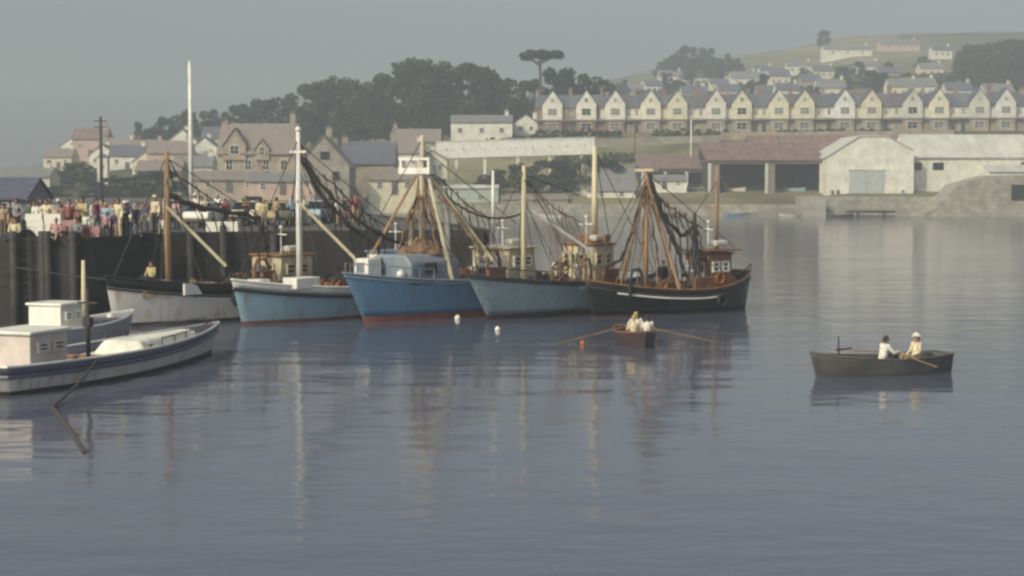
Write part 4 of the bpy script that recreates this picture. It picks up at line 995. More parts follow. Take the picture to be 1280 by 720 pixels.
def heap(label, c, rx, ry, h, m, seed, name='net_heap', cat='net heap'):
    rnd = random.Random(seed); vs = [(0,0,h)]; fs = []; n = 18; rr = 6
    for i in range(1, rr+1):
        for k in range(n):
            a = 2*pi*k/n; f = i/rr; z = h*(1-f**1.6)*(1+rnd.gauss(0,.22)); vs.append((rx*f*cos(a)*(1+rnd.gauss(0,.06)), ry*f*sin(a)*(1+rnd.gauss(0,.06)), max(.0,z)))
    for k in range(n): fs.append((0,1+k,1+(k+1)%n))
    for i in range(rr-1):
        for k in range(n): fs.append((1+i*n+k,1+(i+1)*n+k,1+(i+1)*n+(k+1)%n,1+i*n+(k+1)%n))
    q = MB(); q.add(vs, fs); q.tube([(rx*.9*cos(a),ry*.9*sin(a),.08+.05*rnd.random()) for a in [k*.5 for k in range(13)]],.05,6)
    for k in range(5): q.tube([(rx*rnd.uniform(-.8,.8),ry*rnd.uniform(-.8,.8),h*rnd.uniform(.3,.8)) for _ in range(4)],.05,6)
    o = q.build(name, m, None, True); o.location = c; return tag(o, label, cat)
def winch(t, x, z):
    b = MB(); b.tube([(x,-.7,z+.45),(x,.7,z+.45)],.16,10)
    for s in (-.75,-.35,.35,.75): b.tube([(x,s-.04,z+.45),(x,s+.04,z+.45)],.32,12)
    for s in (-.55,.55): b.box((x,s,z+.2),(.3,.1,.5))
    b.build('winch', rust, t)
def gallows(t, x, y, z, h, w, m):
    b = MB(); b.tube([(x-w/2,y,z),(x-w/2+.05,y,z+h*.75),(x-w/4,y,z+h),(x+w/4,y,z+h),(x+w/2-.05,y,z+h*.75),(x+w/2,y,z)],.075,8); b.build('gallows', m, t, True)
def tyre_on(t, h, tt, side, label):
    q = h.pt(tt, h.sheer(tt)-.6, side); q.y += side*.12
    b = MB(); b.torus((0,0,0),.27,.10,'y'); b.tube([(0,0,.3),(0,-side*.06,.72)],.02,5)
    o = b.build('tyre_fender', rubber, None, True); o.location = to_world(t, q); o.rotation_euler = t.rotation_euler; tag(o, label, 'fender', 'tyre fenders on the fishing boats')
def crate(t, p, m, label, rz=0):
    w = to_world(t, p); b = MB(); b.box((0,0,.02),(.75,.45,.04))
    for s in (-1,1): b.box((0,s*.21,.16),(.75,.03,.24)); b.box((s*.36,0,.16),(.03,.385,.24))
    o = b.build('fish_box', m); o.location = w; o.rotation_euler = (0,0,t.rotation_euler.z+rz); tag(o, label, 'fish box', 'fish boxes on the decks')
def buoy(t, p, m, label, r=.2):
    b = MB(); b.ball((0,0,r),r,12,8); b.torus((0,0,r*2.1),.05,.02,'x',8,5); o = b.build('buoy', m, None, True); o.location = to_world(t, p); tag(o, label, 'buoy', 'buoys and floats on the boats')
def rail_posts(t, h, t0, t1, n, hh, m):
    for s in (-1,1):
        b = MB(); top = []
        for k in range(n):
            q = t0+(t1-t0)*k/(n-1); p = h.pt(q, h.sheer(q), s); top.append(p+Vector((0,0,hh))); b.tube([p,p+Vector((0,0,hh))],.025,5)
        b.tube(top,.025,5); b.build('hand_rail', m, t)
G1 = 'fishing boats moored side by side at the quay'

# --- white trawler with black bulwark and brown mast
A = 38
h = Hull(12,3.8,2.2,1.6,1.75,1.2,.45,bul=.55); DK = lambda hh, q: hh.sheer(q)-hh.bul
t1 = boat_at('fishing_boat','white hulled fishing boat with black bulwark and brown wooden mast','fishing boat',143,409,A,12,G1)
hull_parts(t1,h,white_hull,black_paint,dark_boot,deck_wood,black_paint,(.50,black_paint),.16,.44)
mast(t1,3.0,0,1.0,7.6,.16,spar_wood)
stay(t1,(3.1,0,5.2),(1.3,1.9,2.5),.085,pale_spar,name='derrick')
stay(t1,(3.0,0,7.4),(6.1,0,2.0)); stay(t1,(3.0,0,7.4),(.2,1.75,1.5)); stay(t1,(3.0,0,7.4),(.2,-1.75,1.5)); stay(t1,(3.0,0,7.3),(-4.6,0,3.6))
wheelhouse(t1,-3.9,1.0,2.2,2.0,1.75,cream_paint,varnish,3); winch(t1,.4,.95); gallows(t1,-1.2,1.5,1.0,1.7,1.0,rust)
b = MB(); b.box((3.9,0,1.62),(1.1,1.2,.5)); b.build('hatch', white_paint, t1, bevel=.03)
b = MB(); b.tube([(3.4,-.5,1.4),(3.4,-.5,2.1)],.1,8); b.tube([(3.4,.5,1.4),(3.4,.5,2.1)],.1,8); b.tube([(3.4,-.7,1.9),(3.4,.7,1.9)],.06,8); b.build('mooring_bitts', steel, t1)
b = MB(); b.box((2.5,1.45,1.55),(1.7,.12,.5)); b.build('wash_board', white_paint, t1)
net('dark net looped from the brown mast toward the cars', [[to_world(t1,p) for p in ((3.0,0,5.7),(2.0,.6,5.2),(.5,1.2,4.9),(-.9,1.7,4.6),(-1.2,1.8,3.2))]], net_dark,.11,3)
heap('pale heap of netting on the foredeck beside the brown mast', to_world(t1,(2.0,.5,1.0)),.8,.6,.75,net_tan,8)
heap('dark heap of netting behind the brown mast', to_world(t1,(-1.2,-.3,.9)),1.3,.9,.9,net_dark,9)

# --- pale blue boat with white mast
h2 = Hull(12,3.7,2.0,1.4,1.6,1.2,.6,bul=.55)
t2 = boat_at('fishing_boat','pale blue fishing boat with white mast and dark rubbing strake','fishing boat',303,406,A,12,G1)
hull_parts(t2,h2,pale_blue_hull,white_paint,dark_red_boot,deck_wood,white_paint,(.40,black_paint,.09),.15,.30)
mast(t2,2.5,0,1.2,8.5,.15,white_paint)
b = MB(); b.ball((2.5,0,8.6),.14); b.build('masthead_light', white_paint, t2, True)
b = MB(); b.box((2.5,0,7.6),(.1,1.0,.1)); b.build('crosstree', white_paint, t2)
stay(t2,(2.6,0,5.4),(.9,1.9,2.8),.085,pale_spar,name='derrick')
stay(t2,(2.5,0,8.2),(6.2,0,2.1)); stay(t2,(2.5,0,8.2),(.3,1.75,1.6)); stay(t2,(2.5,0,8.2),(.3,-1.75,1.6)); stay(t2,(2.5,0,8.0),(-4.6,0,3.8))
wheelhouse(t2,-4.0,1.05,2.2,2.0,1.8,white_paint,blue_deck,3); winch(t2,.5,1.0); gallows(t2,-1.0,1.5,1.0,1.7,1.0,rust)
b = MB(); b.box((3.3,.95,1.75),(1.5,.9,.5)); b.build('hatch', white_paint, t2, bevel=.04)
b = MB(); b.box((5.0,0,1.75),(.7,.8,.4)); b.build('anchor_chock', white_paint, t2, bevel=.04)
b = MB(); b.tube([(4.4,-.4,1.5),(4.4,-.4,2.2)],.1,8); b.tube([(4.4,.4,1.5),(4.4,.4,2.2)],.1,8); b.build('mooring_bitts', steel, t2)
net('dark net draped down from the white mast of the pale blue boat', [[to_world(t2,p) for p in ((2.4,0.1,7.4),(1.8,.6,6.2),(.9,1.3,5.0),(-.3,1.9,4.0),(-1.8,2.1,3.4),(-2.7,2.2,3.2))],[to_world(t2,p) for p in ((2.4,0,7.3),(1.6,.5,5.6),(.6,1.2,4.3),(-1.0,1.6,3.2),(-1.3,1.6,2.2))]], net_dark,.09,4)
heap('dark heap of netting aft of the white mast', to_world(t2,(-.6,-.2,1.0)),1.4,.9,1.0,net_dark,10)

# --- bright blue trawler with gantry
h3 = Hull(12,4.0,2.25,1.65,1.75,1.3,1.35,bul=.5,pb=2.6,pw=1.5)
t3 = boat_at('fishing_boat','bright blue trawler with red waterline and tall white gantry','fishing boat',456,403,A,12,G1)
hull_parts(t3,h3,blue_hull,blue_hull,red_boot,blue_deck,grey_blue_house,(.14,grey_blue_house,.05),.26,None)
b = MB(); b.prismx([(-1.35,1.6),(-1.25,2.6),(-.9,2.95),(.9,2.95),(1.25,2.6),(1.35,1.6)], .9, 4.3); b.build('deck_shelter', grey_blue_house, t3, bevel=.1)
b = MB(); b.box((4.32,-.7,2.45),(.06,.5,.7)); b.build('shelter_window', glass_dark, t3)
b = MB(); b.box((3.0,1.32,2.35),(.8,.06,.5),rx=.1); b.build('side_window', glass_dark, t3)
b = MB(); b.box((5.0,-.75,2.35),(.9,.9,.9)); b.build('locker', white_paint, t3, bevel=.04)
b = MB(); b.box((5.46,-.75,2.4),(.02,.45,.45)); b.build('locker_vent', grey_blue_house, t3)
for s in (-1,1):
    b = MB(); b.tube([(1.6,s*1.5,1.3),(2.0,s*.35,6.4)],[.12,.09],8); b.build('gantry_leg', pale_spar if s < 0 else cream_paint, t3)
mast(t3,2.1,0,2.9,8.4,.15,cream_paint)
b = MB(); b.box((2.1,-.35,6.75),(.35,1.9,.28)); b.box((2.1,-.35,7.3),(.35,1.9,.12)); b.box((2.1,-1.2,7.0),(.3,.14,.5)); b.box((2.1,.5,7.0),(.3,.14,.5)); b.build('gantry_head', white_paint, t3)
b = MB(); b.tube([(0.9,.5,2.95),(.9,.5,5.6)],.13,10); b.build('exhaust_stack', white_paint, t3)
stay(t3,(2.1,0,8.2),(7.0,0,2.3)); stay(t3,(2.1,.3,6.9),(-2.0,1.8,1.8)); stay(t3,(2.1,-.3,6.9),(-2,-1.8,1.8)); stay(t3,(2.1,0,7.8),(-5,0,4.2))
stay(t3,(2.0,.3,6.4),(-2.8,2.2,4.8),.05,net_dark,.9,'hanging_cable')
stay(t3,(1.9,.3,6.5),(-.6,2.0,2.6),.09,pale_spar,name='derrick'); stay(t3,(2.3,-.2,6.5),(3.6,-1.8,2.9),.07,spar_wood,name='derrick')
wheelhouse(t3,-3.9,1.25,2.2,2.3,1.75,cream_paint,cream_paint,4,trim=white_paint); winch(t3,.2,1.15); gallows(t3,-1.2,1.6,1.1,1.9,1.0,rust); gallows(t3,-1.2,-1.6,1.1,1.9,1.0,rust)
mast(t3,-2.9,.2,3.2,6.8,.1,white_paint,'mizzen_mast')
rail_posts(t3,h3,.72,.97,6,.5,grey_blue_house)
b = MB()
for k in range(7): b.box((h3.pt(.80-.012*k,1.72,1).x, h3.pt(.80-.012*k,1.72,1).y+.005, 1.72),(.07,.03,.17+.05*(k%3)))
b.build('painted_number', black_paint, t3)
q = [[to_world(t3,p) for p in ((2.0,0,6.3),(2.2+.5*cos(a),.7*sin(a),4.6),(2.0+1.2*cos(a),1.25*sin(a),3.0))] for a in [k*.63 for k in range(10)]]
net('brown nets hung in a cone from the gantry of the bright blue trawler', q, net_brown,.05,6)
net('tan net bundle hanging down the right side of the blue trawler gantry', [[to_world(t3,p) for p in ((1.9,.3,6.4),(1.2,1.0,5.0),(.3,1.6,3.6),(-.2,1.8,2.5))]], net_tan,.10,7)
heap('brown heap of netting on the deck shelter of the blue trawler', to_world(t3,(2.2,0,2.93)),1.2,.9,.6,net_brown,12)

# --- grey-blue boat with cream mast and cream aft wheelhouse
h4 = Hull(12,3.9,2.1,1.5,1.65,1.3,1.5,bul=.5,pb=2.6,pw=1.5)
t4 = boat_at('fishing_boat','grey-blue fishing boat with cream mast and rounded cream wheelhouse aft','fishing boat',611,400,A,12,G1)
hull_parts(t4,h4,grey_blue_hull,grey_blue_hull,dark_boot,deck_wood,iron_dark,(.10,iron_dark,.06),.24,None)
mast(t4,3.4,0,1.3,7.0,.14,pale_spar)
stay(t4,(3.3,0,5.1),(.3,1.6,3.0),.075,white_paint,name='derrick')
stay(t4,(3.4,0,6.8),(7.0,0,2.2)); stay(t4,(3.4,0,6.8),(1.6,1.8,1.7)); stay(t4,(3.4,0,6.8),(1.6,-1.8,1.7)); stay(t4,(3.4,0,6.6),(-1,0,5.6))
wheelhouse(t4,-1.6,1.2,2.0,1.9,2.0,cream_paint,varnish,3,round_front=True)
mast(t4,-2.3,0,3.0,8.0,.17,pale_spar,'mizzen_mast')
b = MB(); b.box((-2.3,0,3.5),(.5,1.6,.35)); b.build('mast_step', varnish, t4)
winch(t4,1.4,1.05); gallows(t4,.6,1.55,1.0,1.6,.9,rust)
stay(t4,(-2.3,0,7.8),(-5.8,1.2,1.8)); stay(t4,(-2.3,0,7.8),(-5.8,-1.2,1.8))
b = MB()
for k in range(8): b.box((h4.pt(.60-.013*k,1.3,1).x, h4.pt(.60-.013*k,1.3,1).y+.005, 1.30),(.07,.03,.13+.05*(k%2)))
b.build('painted_name', white_paint, t4)
rail_posts(t4,h4,.74,.97,6,.45,iron_dark)
heap('dark heap of netting amidships on the grey-blue boat', to_world(t4,(2.0,-.3,1.0)),1.0,.8,.9,net_dark,15)

# --- dark trawler at the end of the row
h6 = Hull(9.6,3.3,1.75,1.15,1.85,1.2,.5,ts=.35,bul=.45,round_stern=True)
t6 = boat_at('fishing_boat','black hulled trawler with white sheer stripe and varnished wheelhouse','fishing boat',741,397,52,9.6,G1)
hull_parts(t6,h6,black_paint,black_paint,dark_boot,red_deck,varnish,(.30,iron_dark,.05),.10,None)
b = MB(); pts = [h6.pt(q/40, h6.sheer(q/40)-.40, 1)+Vector((0,.02,0)) for q in range(12,36)]; b.tube(pts,.05,6); b.build('sheer_stripe', white_paint, t6)
wheelhouse(t6,-2.6,1.0,1.7,1.6,1.75,varnish,rusty_roof,3,trim=white_paint)
b = MB(); b.box((-1.72,.4,1.7),(.05,.5,1.3)); b.build('white_door', white_paint, t6)
b = MB(); b.box((-2.7,0,2.95),(2.3,2.1,.08)); b.build('canopy', varnish, t6)
mast(t6,1.5,0,.8,6.9,.13,spar_wood)
for (lx, ly) in ((2.4,-.9),(.4,1.3),(.5,-1.2)):
    b = MB(); b.tube([(lx,ly,.9),(1.5,0,6.4)],[.09,.07],8); b.build('tripod_leg', spar_wood, t6)
b = MB(); b.box((1.5,0,6.8),(.3,1.3,.12)); b.build('crosstree', cream_paint, t6)
winch(t6,.6,.75); gallows(t6,-.9,1.3,.8,1.9,1.0,iron_dark); gallows(t6,3.0,1.0,.9,1.3,.8,iron_dark)
mast(t6,-1.1,.6,.8,4.8,.13,iron_dark,'derrick_post')
stay(t6,(1.5,0,6.7),(5.1,0,1.8)); stay(t6,(1.5,0,6.7),(-4.5,0,3.0)); stay(t6,(1.5,0,6.5),(3.6,1.1,1.4))
mast(t6,-3.2,0,2.9,7.0,.10,spar_wood,'mizzen_mast')
stay(t6,(-3.2,0,6.3),(-1.1,.6,4.7)); stay(t6,(-3.2,.6,5.0),(-3.2,-.6,5.0),.03,spar_wood,name='aerial_arm')
b = MB(); b.torus((-2.6,.84,1.6),.26,.06,'y'); b.build('life_ring', orange_plastic, t6, True)
rail_posts(t6,h6,.02,.25,6,.45,iron_dark)
q = [[to_world(t6,p) for p in ((1.5,0,6.3),(1.5+.5*cos(a),.5*sin(a),4.6),(1.5+1.1*cos(a),.9*sin(a),2.8),(1.5+1.6*cos(a),1.1*sin(a),1.4))] for a in [k*.70 for k in range(9)]]
net('brown nets gathered round the tripod mast of the black trawler', q, net_brown,.042,21)
net('dark net swagged from the tripod mast to the derrick post', [[to_world(t6,p) for p in ((1.4,.1,6.5),(1.0,.3,5.3),(.5,.5,4.3),(-.2,.6,3.7),(-.8,.6,3.9),(-1.1,.6,4.4))],[to_world(t6,p) for p in ((1.3,.1,6.3),(.8,.4,4.6),(.2,.7,3.2),(-.2,.9,1.8))],[to_world(t6,p) for p in ((-1.1,.6,4.5),(-1.2,.7,3.2),(-1.4,.8,2.0))]], net_dark,.09,22)
net('thin dark net looping left from the tripod mast toward the bow', [[to_world(t6,p) for p in ((1.6,0,6.0),(2.1,-.2,4.0),(2.8,-.3,2.6),(3.8,-.3,2.3))]], net_dark,.07,23)
heap('reddish heap of netting on the deck of the black trawler', to_world(t6,(.2,.2,.75)),1.3,.8,.7,net_brown,24)
heap('dark heap of netting on the foredeck of the black trawler', to_world(t6,(3.0,0,.85)),.8,.6,.6,net_dark,25)
# loose gear
for i, (tt, p, m, lab) in enumerate([(t1,(4.6,.6,1.25),wood_box,'wooden fish box on the bow deck of the white trawler'),(t1,(-.4,.9,.9),wood_box,'wooden fish box amidships on the white trawler'),
  (t2,(2.4,.6,1.0),wood_box,'wooden fish box beside the white mast'),(t2,(-1.6,1.1,.9),orange_plastic,'orange fish box on the pale blue boat'),
  (t4,(.2,.9,1.05),wood_box,'wooden fish box by the winch of the grey-blue boat'),(t6,(-.6,-.6,.75),wood_box,'wooden fish box on the red deck of the black trawler'),(t6,(2.1,.8,.8),orange_plastic,'orange fish box near the black trawler mast')]): crate(tt,p,m,lab,random.uniform(-.3,.3))
for (tt, p, m, lab, r) in [(t1,(5.0,-.3,1.35),cream_paint,'cream float lying on the white trawler bow',.22),(t4,(2.6,1.2,1.05),white_paint,'white buoy on the rail side of the grey-blue boat',.24),
  (t2,(-2.3,1.2,.95),white_paint,'white buoy on the after deck of the pale blue boat',.22),(t3,(4.6,.9,1.9),white_paint,'white float on the bow of the bright blue trawler',.2),(t6,(-4.0,.3,1.2),orange_plastic,'orange buoy at the stern of the black trawler',.22)]: buoy(tt,p,m,lab,r)
for (tt, hh, q, lab) in [(t1,h,.55,'black tyre fender on the side of the white trawler'),(t2,h2,.5,'black tyre fender on the side of the pale blue boat'),(t3,h3,.45,'black tyre fender on the side of the bright blue trawler'),(t6,h6,.3,'tyre fender near the stern of the black trawler')]: tyre_on(tt,hh,q,1,lab)
def clutter(t, h, what, mx, mz, wx, wz, seed, side_mat):
    rnd = random.Random(seed)
    for k in range(6):
        q = rnd.uniform(.2,.9); p = h.pt(q, h.sheer(q), rnd.choice((-1,1))); stay(t,(mx,0,mz*rnd.uniform(.75,.98)),p,.018)
    for yy in (-.6,.6):
        b = MB(); b.tube([(wx+1.6,yy,wz-1.9),(wx+1.6,yy,wz-1.3),(wx+1.66,yy,wz-1.12),(wx+1.8,yy,wz-1.05)],[.1,.1,.12,.17],9); b.build('cowl_vent', white_paint, t, True)
    b = MB(); b.tube([(wx,0,wz),(wx,0,wz+1.2)],.04,6); b.box((wx,0,wz+.9),(.06,.8,.06)); b.ball((wx,0,wz+1.25),.09); b.build('light_mast', white_paint, t)
    b = MB(); b.box((wx-.3,.45,wz+.22),(.9,.5,.3)); o = b.build('life_raft', pale_sheet, t, bevel=.1)
    q = h.pt(.40,h.sheer(.40),1); b = MB(); b.box((0,0,0),(1.3,.09,.95)); b.box((0,.05,0),(1.34,.06,.12)); b.box((0,.05,-.42),(1.34,.06,.1)); o = b.build('otter_board', varnish); o.location = to_world(t,(q.x,q.y-.25,q.z+.12)); o.rotation_euler = (R(-12),0,t.rotation_euler.z); tag(o,'wooden trawl door leaning inside the near rail of the '+what,'trawl door','trawl doors on the fishing boats')
    b = MB(); b.tube([(0,0,0),(0,0,.08),(0,0,.45),(0,0,.82),(0,0,.88)],[.25,.29,.31,.29,.25],14); o = b.build('barrel', side_mat); o.location = to_world(t,(wx+1.9,-.9,h.sheer(.4)-h.bul+.04)); tag(o,'barrel standing before the wheelhouse of the '+what,'barrel','barrels on the fishing boats')
    b = MB()
    for k in range(4): b.torus((0,0,.05+.07*k),.32-.03*k,.04,'z',14,6)
    o = b.build('rope_coil', mat('new_rope',(.32,.26,.17),.9), None, True); o.location = to_world(t,(4.4 if h.L > 10 else 3.4,.45,h.sheer(.86)-h.bul+.05)); tag(o,'coil of pale rope on the foredeck of the '+what,'rope coil','rope coils on the fishing boats')
    st = []
    for k in range(7):
        f = .25+.09*k; x = mx+(wx-mx)*f; z = mz*.9+(wz+.8-mz*.9)*f; st.append([to_world(t,(x,.1*rnd.uniform(-1,1),z)),to_world(t,(x-.1,.35+.2*rnd.random(),z*.62+.5)),to_world(t,(x-.1+rnd.uniform(-.2,.2),.5+.3*rnd.random(),h.sheer(.4)-.2))])
    st.append([to_world(t,(mx,0,mz*.9)),to_world(t,((mx+wx)/2,.1,(mz*.9+wz)/2+.1)),to_world(t,(wx,0,wz+.8))])
    net('thin netting hung to dry between mast and wheelhouse of the '+what, st, rnd.choice((net_dark,net_brown,net_tan)), .03, seed)
    heap('tan heap of netting before the wheelhouse of the '+what, to_world(t,(wx+2.2,.3,h.sheer(.42)-h.bul+.03)),.9,.7,.8,net_tan,seed+3)
clutter(t1,h,'white trawler',3.0,7.6,-3.9,2.85,41,rust); clutter(t2,h2,'pale blue boat',2.5,8.4,-4.0,2.95,42,mat('barrel_blue',(.08,.16,.28),.5))
clutter(t3,h3,'bright blue trawler',2.1,8.0,-3.9,3.1,43,rust); clutter(t4,h4,'grey-blue boat',3.4,7.0,-1.6,3.3,44,mat('barrel_yellow',(.42,.33,.12),.5)); clutter(t6,h6,'black trawler',1.5,6.7,-2.6,3.05,45,mat('barrel_blue',(.08,.16,.28),.5))
# crew
add_person('hips','person in grey jersey and brown trousers standing aft on the white trawler',to_world(t1,(-1.9,.6,.9)),R(180),'grey','brown','dark')
add_person('fold','person in navy jersey standing beside the wheelhouse of the pale blue boat',to_world(t2,(-2.2,-.4,.9)),R(200),'navy','grey','fair')
add_person('plain','person in white vest standing on the after deck of the bright blue trawler',to_world(t3,(-1.6,.5,1.2)),R(190),'white','navy','dark')
add_person('hips','person in brown jersey standing on the deck of the grey-blue boat',to_world(t4,(.9,.3,1.02)),R(170),'brown','black','grey')
add_person('sit','person in yellow oilskin top sitting on the bow hatch of the white trawler',to_world(t1,(3.7,-.3,1.87)),R(150),'yellow','navy','dark',1,None)
add_person('plain','person in dark jersey standing by the winch of the black trawler',to_world(t6,(-.1,-.5,.75)),R(190),'navy','black','dark',1,None)

# ------------------------------------------------------------------ white launch at lower left and the boat behind it
hv = Vector((4.0,11.2,0)).normalized(); bow = WP(264,441); L = 12.6
hA = Hull(L,3.0,1.05,.80,.85,.8,.55,bul=.28,pb=2.2,pw=1.7)
tA = thing('launch','long white launch with slate blue gunwale band and white foredeck','launch',bow-hv*(L/2),atan2(hv.y,hv.x))
hull_parts(tA,hA,white_hull,purple_grey,dark_boot,white_paint,white_paint,(.30,purple_grey,.07),.12,.26,.045)
b = MB()
rim = [hA.pt(q,hA.sheer(q)+.02,s)*1 for s in (1,) for q in [x/20 for x in range(9,20)]]
b = MB(); b.add([(.3,-1.05,.5),(5.0,-.45,.72),(5.0,.45,.72),(.3,1.05,.5),(.5,-.7,.98),(4.6,-.25,1.02),(4.6,.25,1.02),(.5,.7,.98)],[(0,3,2,1),(4,5,6,7),(0,1,5,4),(1,2,6,5),(2,3,7,6),(3,0,4,7)])
b.build('cuddy', canvas, tA, bevel=.10)
b = MB(); b.box((-1.2,0,.62),(.5,2.3,.06)); b.build('thwart', varnish, tA)
wheelhouse(tA,-4.5,.55,2.0,1.6,1.15,mat('pinkish_paint',(0.62,0.54,0.50),.5,.1),white_paint,3,False)
mast(tA,-3.0,-1.1,.5,2.9,.07,iron_dark)
b = MB(); b.box((-3.0,-1.1,2.5),(.06,.7,.06)); b.build('crosstree', iron_dark, tA); b = MB(); b.box((-3.0,-1.1,1.9),(.2,.24,.3)); b.build('block', iron_dark, tA)
w0 = to_world(tA,(-3.0,-1.42,.75)); q0 = WP(66,510); e = WP(106,566); pts = [w0,(w0+q0)/2+Vector((0,0,-.1)),q0+Vector((0,0,.03)),(q0+e)/2+Vector((.03,0,.02)),e+Vector((0,0,.02))]
b = MB(); b.tube(pts,.05,6); tag(b.build('mooring_rope', rope_mat),'dark mooring rope running from the white launch into the water','rope')
rail_posts(tA,hA,.55,.96,7,.28,steel)
for q_ in (.2,.5,.8):
    p_ = hA.pt(q_,hA.sheer(q_),-1); b = MB(); b.tube([(p_.x-.14,p_.y+.06,p_.z+.12),(p_.x+.14,p_.y+.06,p_.z+.12)],.025,6); b.box((p_.x,p_.y+.06,p_.z+.07),(.08,.05,.1)); b.build('cleat', steel, tA)
hv2 = Vector((.36,.93,0)).normalized(); bow = WP(160,420); L2 = 8
hB = Hull(L2,2.6,1.0,.75,.8,.7,.4,bul=.3)
tB = thing('motor_boat','grey motor boat with square white cabin moored behind the launch','motor boat',bow-hv2*(L2/2),atan2(hv2.y,hv2.x))
hull_parts(tB,hB,mat('pale_grey_hull',(0.40,0.40,0.42),.5,.1,dirt=(.2,.18,.16)),purple_grey,dark_boot,white_paint,white_paint,None,.12,None,.05)
wheelhouse(tB,-.6,.45,1.5,1.45,1.15,white_paint,white_paint,2,False)
mast(tB,1.1,0,.6,3.2,.11,pale_spar)
b = MB(); b.box((2.0,0,.68),(1.6,1.3,.35)); b.build('fore_cabin', purple_grey, tB, bevel=.06)
buoy(tB,(3.1,.2,.66),white_paint,'white float on the bow of the grey motor boat',.16)

# ------------------------------------------------------------------ rowing boats
def rowing_boat(label, loc, hv, L, B, m, inner, fb=(.78,.52,.60)):
    hh = Hull(L,B,fb[0],fb[1],fb[2],.25,.22,ts=.62,bul=.34,pb=2.1,pw=1.7,trk=.0)
    t = thing('rowing_boat', label, 'rowing boat', loc, atan2(hv.y,hv.x))
    solid(hh.band(MB(), lambda q: -.24, lambda q: hh.sheer(q), 8).build('hull', m, t, True), .035)
    r = MB(); r.tube(hh.line(lambda q: hh.sheer(q)+.01), .032, 6, False); r.build('gunwale_rail', inner, t)
    hh.deck(MB(), lambda q: .06).build('bottom_boards', inner, t)
    for tt in (.25,.48,.72):
        p = hh.pt(tt, .38, 1); b = MB(); b.box((p.x,0,.36),(.24,2*p.y-.02,.035)); b.build('thwart', inner, t)
    return t, hh
def oar(label, t, hand_p, lock_p, length, group='oars'):
    a = Vector(hand_p); d = (Vector(lock_p)-a).normalized(); q = MB(); e = a+d*length
    q.tube([a,a+d*.25,a+d*.3,a+d*(length-.6)],[.018,.018,.027,.024],8)
    s = d.cross(Vector((0,0,1))).normalized(); u = s.cross(d)
    q.add([a+d*(length-.62)+s*.03+u*.012, a+d*(length-.62)-s*.03+u*.012, e-s*.07+u*.008, e+s*.07+u*.008, a+d*(length-.62)+s*.03-u*.012, a+d*(length-.62)-s*.03-u*.012, e-s*.07-u*.008, e+s*.07-u*.008],[(0,1,2,3),(7,6,5,4),(0,4,5,1),(1,5,6,2),(2,6,7,3),(3,7,4,0)])
    m = Matrix.Translation(t.location) @ Euler(t.rotation_euler).to_matrix().to_4x4()
    q.v = [m@v for v in q.v]; return tag(q.build('oar', mat('oar_wood',(.22,.14,.08),.5)), label, 'oar', group)
a0, a1 = WP(1020,471), WP(1180,463); hv = (a0-a1).normalized()
tR, hR = rowing_boat('dark grey rowing boat carrying two people on open water', (a0+a1)/2, hv, (a0-a1).length, 1.65, grey_boat, mat('inner_grey',(0.11,0.10,0.09),.6))
def seat_person(t, key, x, label, rz, shirt, trousers, hair, hat=None):
    w = to_world(t,(x,0,.36)); return add_person(key,label,w,t.rotation_euler.z+rz,shirt,trousers,hair,1,None,hat)
# a person faces local +y; turn so they face the stern (-x) or the bow (+x)
seat_person(tR,'row',-.05,'person in white shirt with dark hair rowing the dark grey boat',pi/2,'white','navy','dark')
seat_person(tR,'sit',-1.35,'person in white sun hat and pale top seated in the dark grey rowing boat',-pi/2,'cream','tan','brown','white')
oar('oar on the near side of the dark grey rowing boat',tR,(-.50,.26,.66),(-.42,.86,.62),2.5)
oar('oar on the far side of the dark grey rowing boat',tR,(-.50,-.26,.66),(-.42,-.86,.62),2.5)
b = MB(); b.tube([(1.25,-.55,.5),(1.18,-.7,1.2)],.03,6); b.tube([(1.4,-.5,.78),(.75,-.6,.80)],.03,6)
b.v = [to_world(tR,v) for v in b.v]; tag(b.build('boat_hook', iron_dark),'boat hook and stick propped in the bow of the dark grey boat','boat hook')
c = WP(800,436)+Vector((0,1.9,0)); hv = Vector((.10,-1,0)).normalized()
tS, hS = rowing_boat('small dark rowing boat seen end-on with its oars spread wide', c, hv, 3.8, 1.6, mat('brown_boat_paint',(0.06,0.04,0.04),.5), varnish, (.66,.48,.55))
seat_person(tS,'row',.05,'person in bright white shirt rowing the small end-on boat',pi/2,'white','tan','fair')
for (yy_, lab_, c_, h_) in ((.24,'person in white shirt with dark hair seated in the bow of the small end-on boat','white','dark'),(-.27,'person in cream shirt with fair hair seated in the bow of the small end-on boat','cream','fair')):
    w_ = to_world(tS,(1.0,yy_,.36)); add_person('sit',lab_,w_,tS.rotation_euler.z+pi/2,c_,'grey',h_,.95)
oar('oar reaching left from the small end-on rowing boat',tS,(-.40,-.26,.66),(-.28,-.82,.54),2.9)
oar('oar reaching right from the small end-on rowing boat',tS,(-.40,.26,.66),(-.28,.82,.54),2.9)
# mooring buoys on the water
for (px, py, m, lab, r) in [(572,399,white_paint,'white mooring float on the water between the two blue boats',.14),(728,430,orange_plastic,'orange mooring float left of the small rowing boat',.10),(622,413,white_paint,'white mooring float below the grey-blue boat bow',.12)]:
    b = MB(); b.ball((0,0,.05),r,12,8); b.tube([(0,0,r*.9),(0,0,r*1.5)],.025,6); o = b.build('mooring_float', m, None, True); o.location = WP(px,py); tag(o, lab, 'float', 'floats on the water')
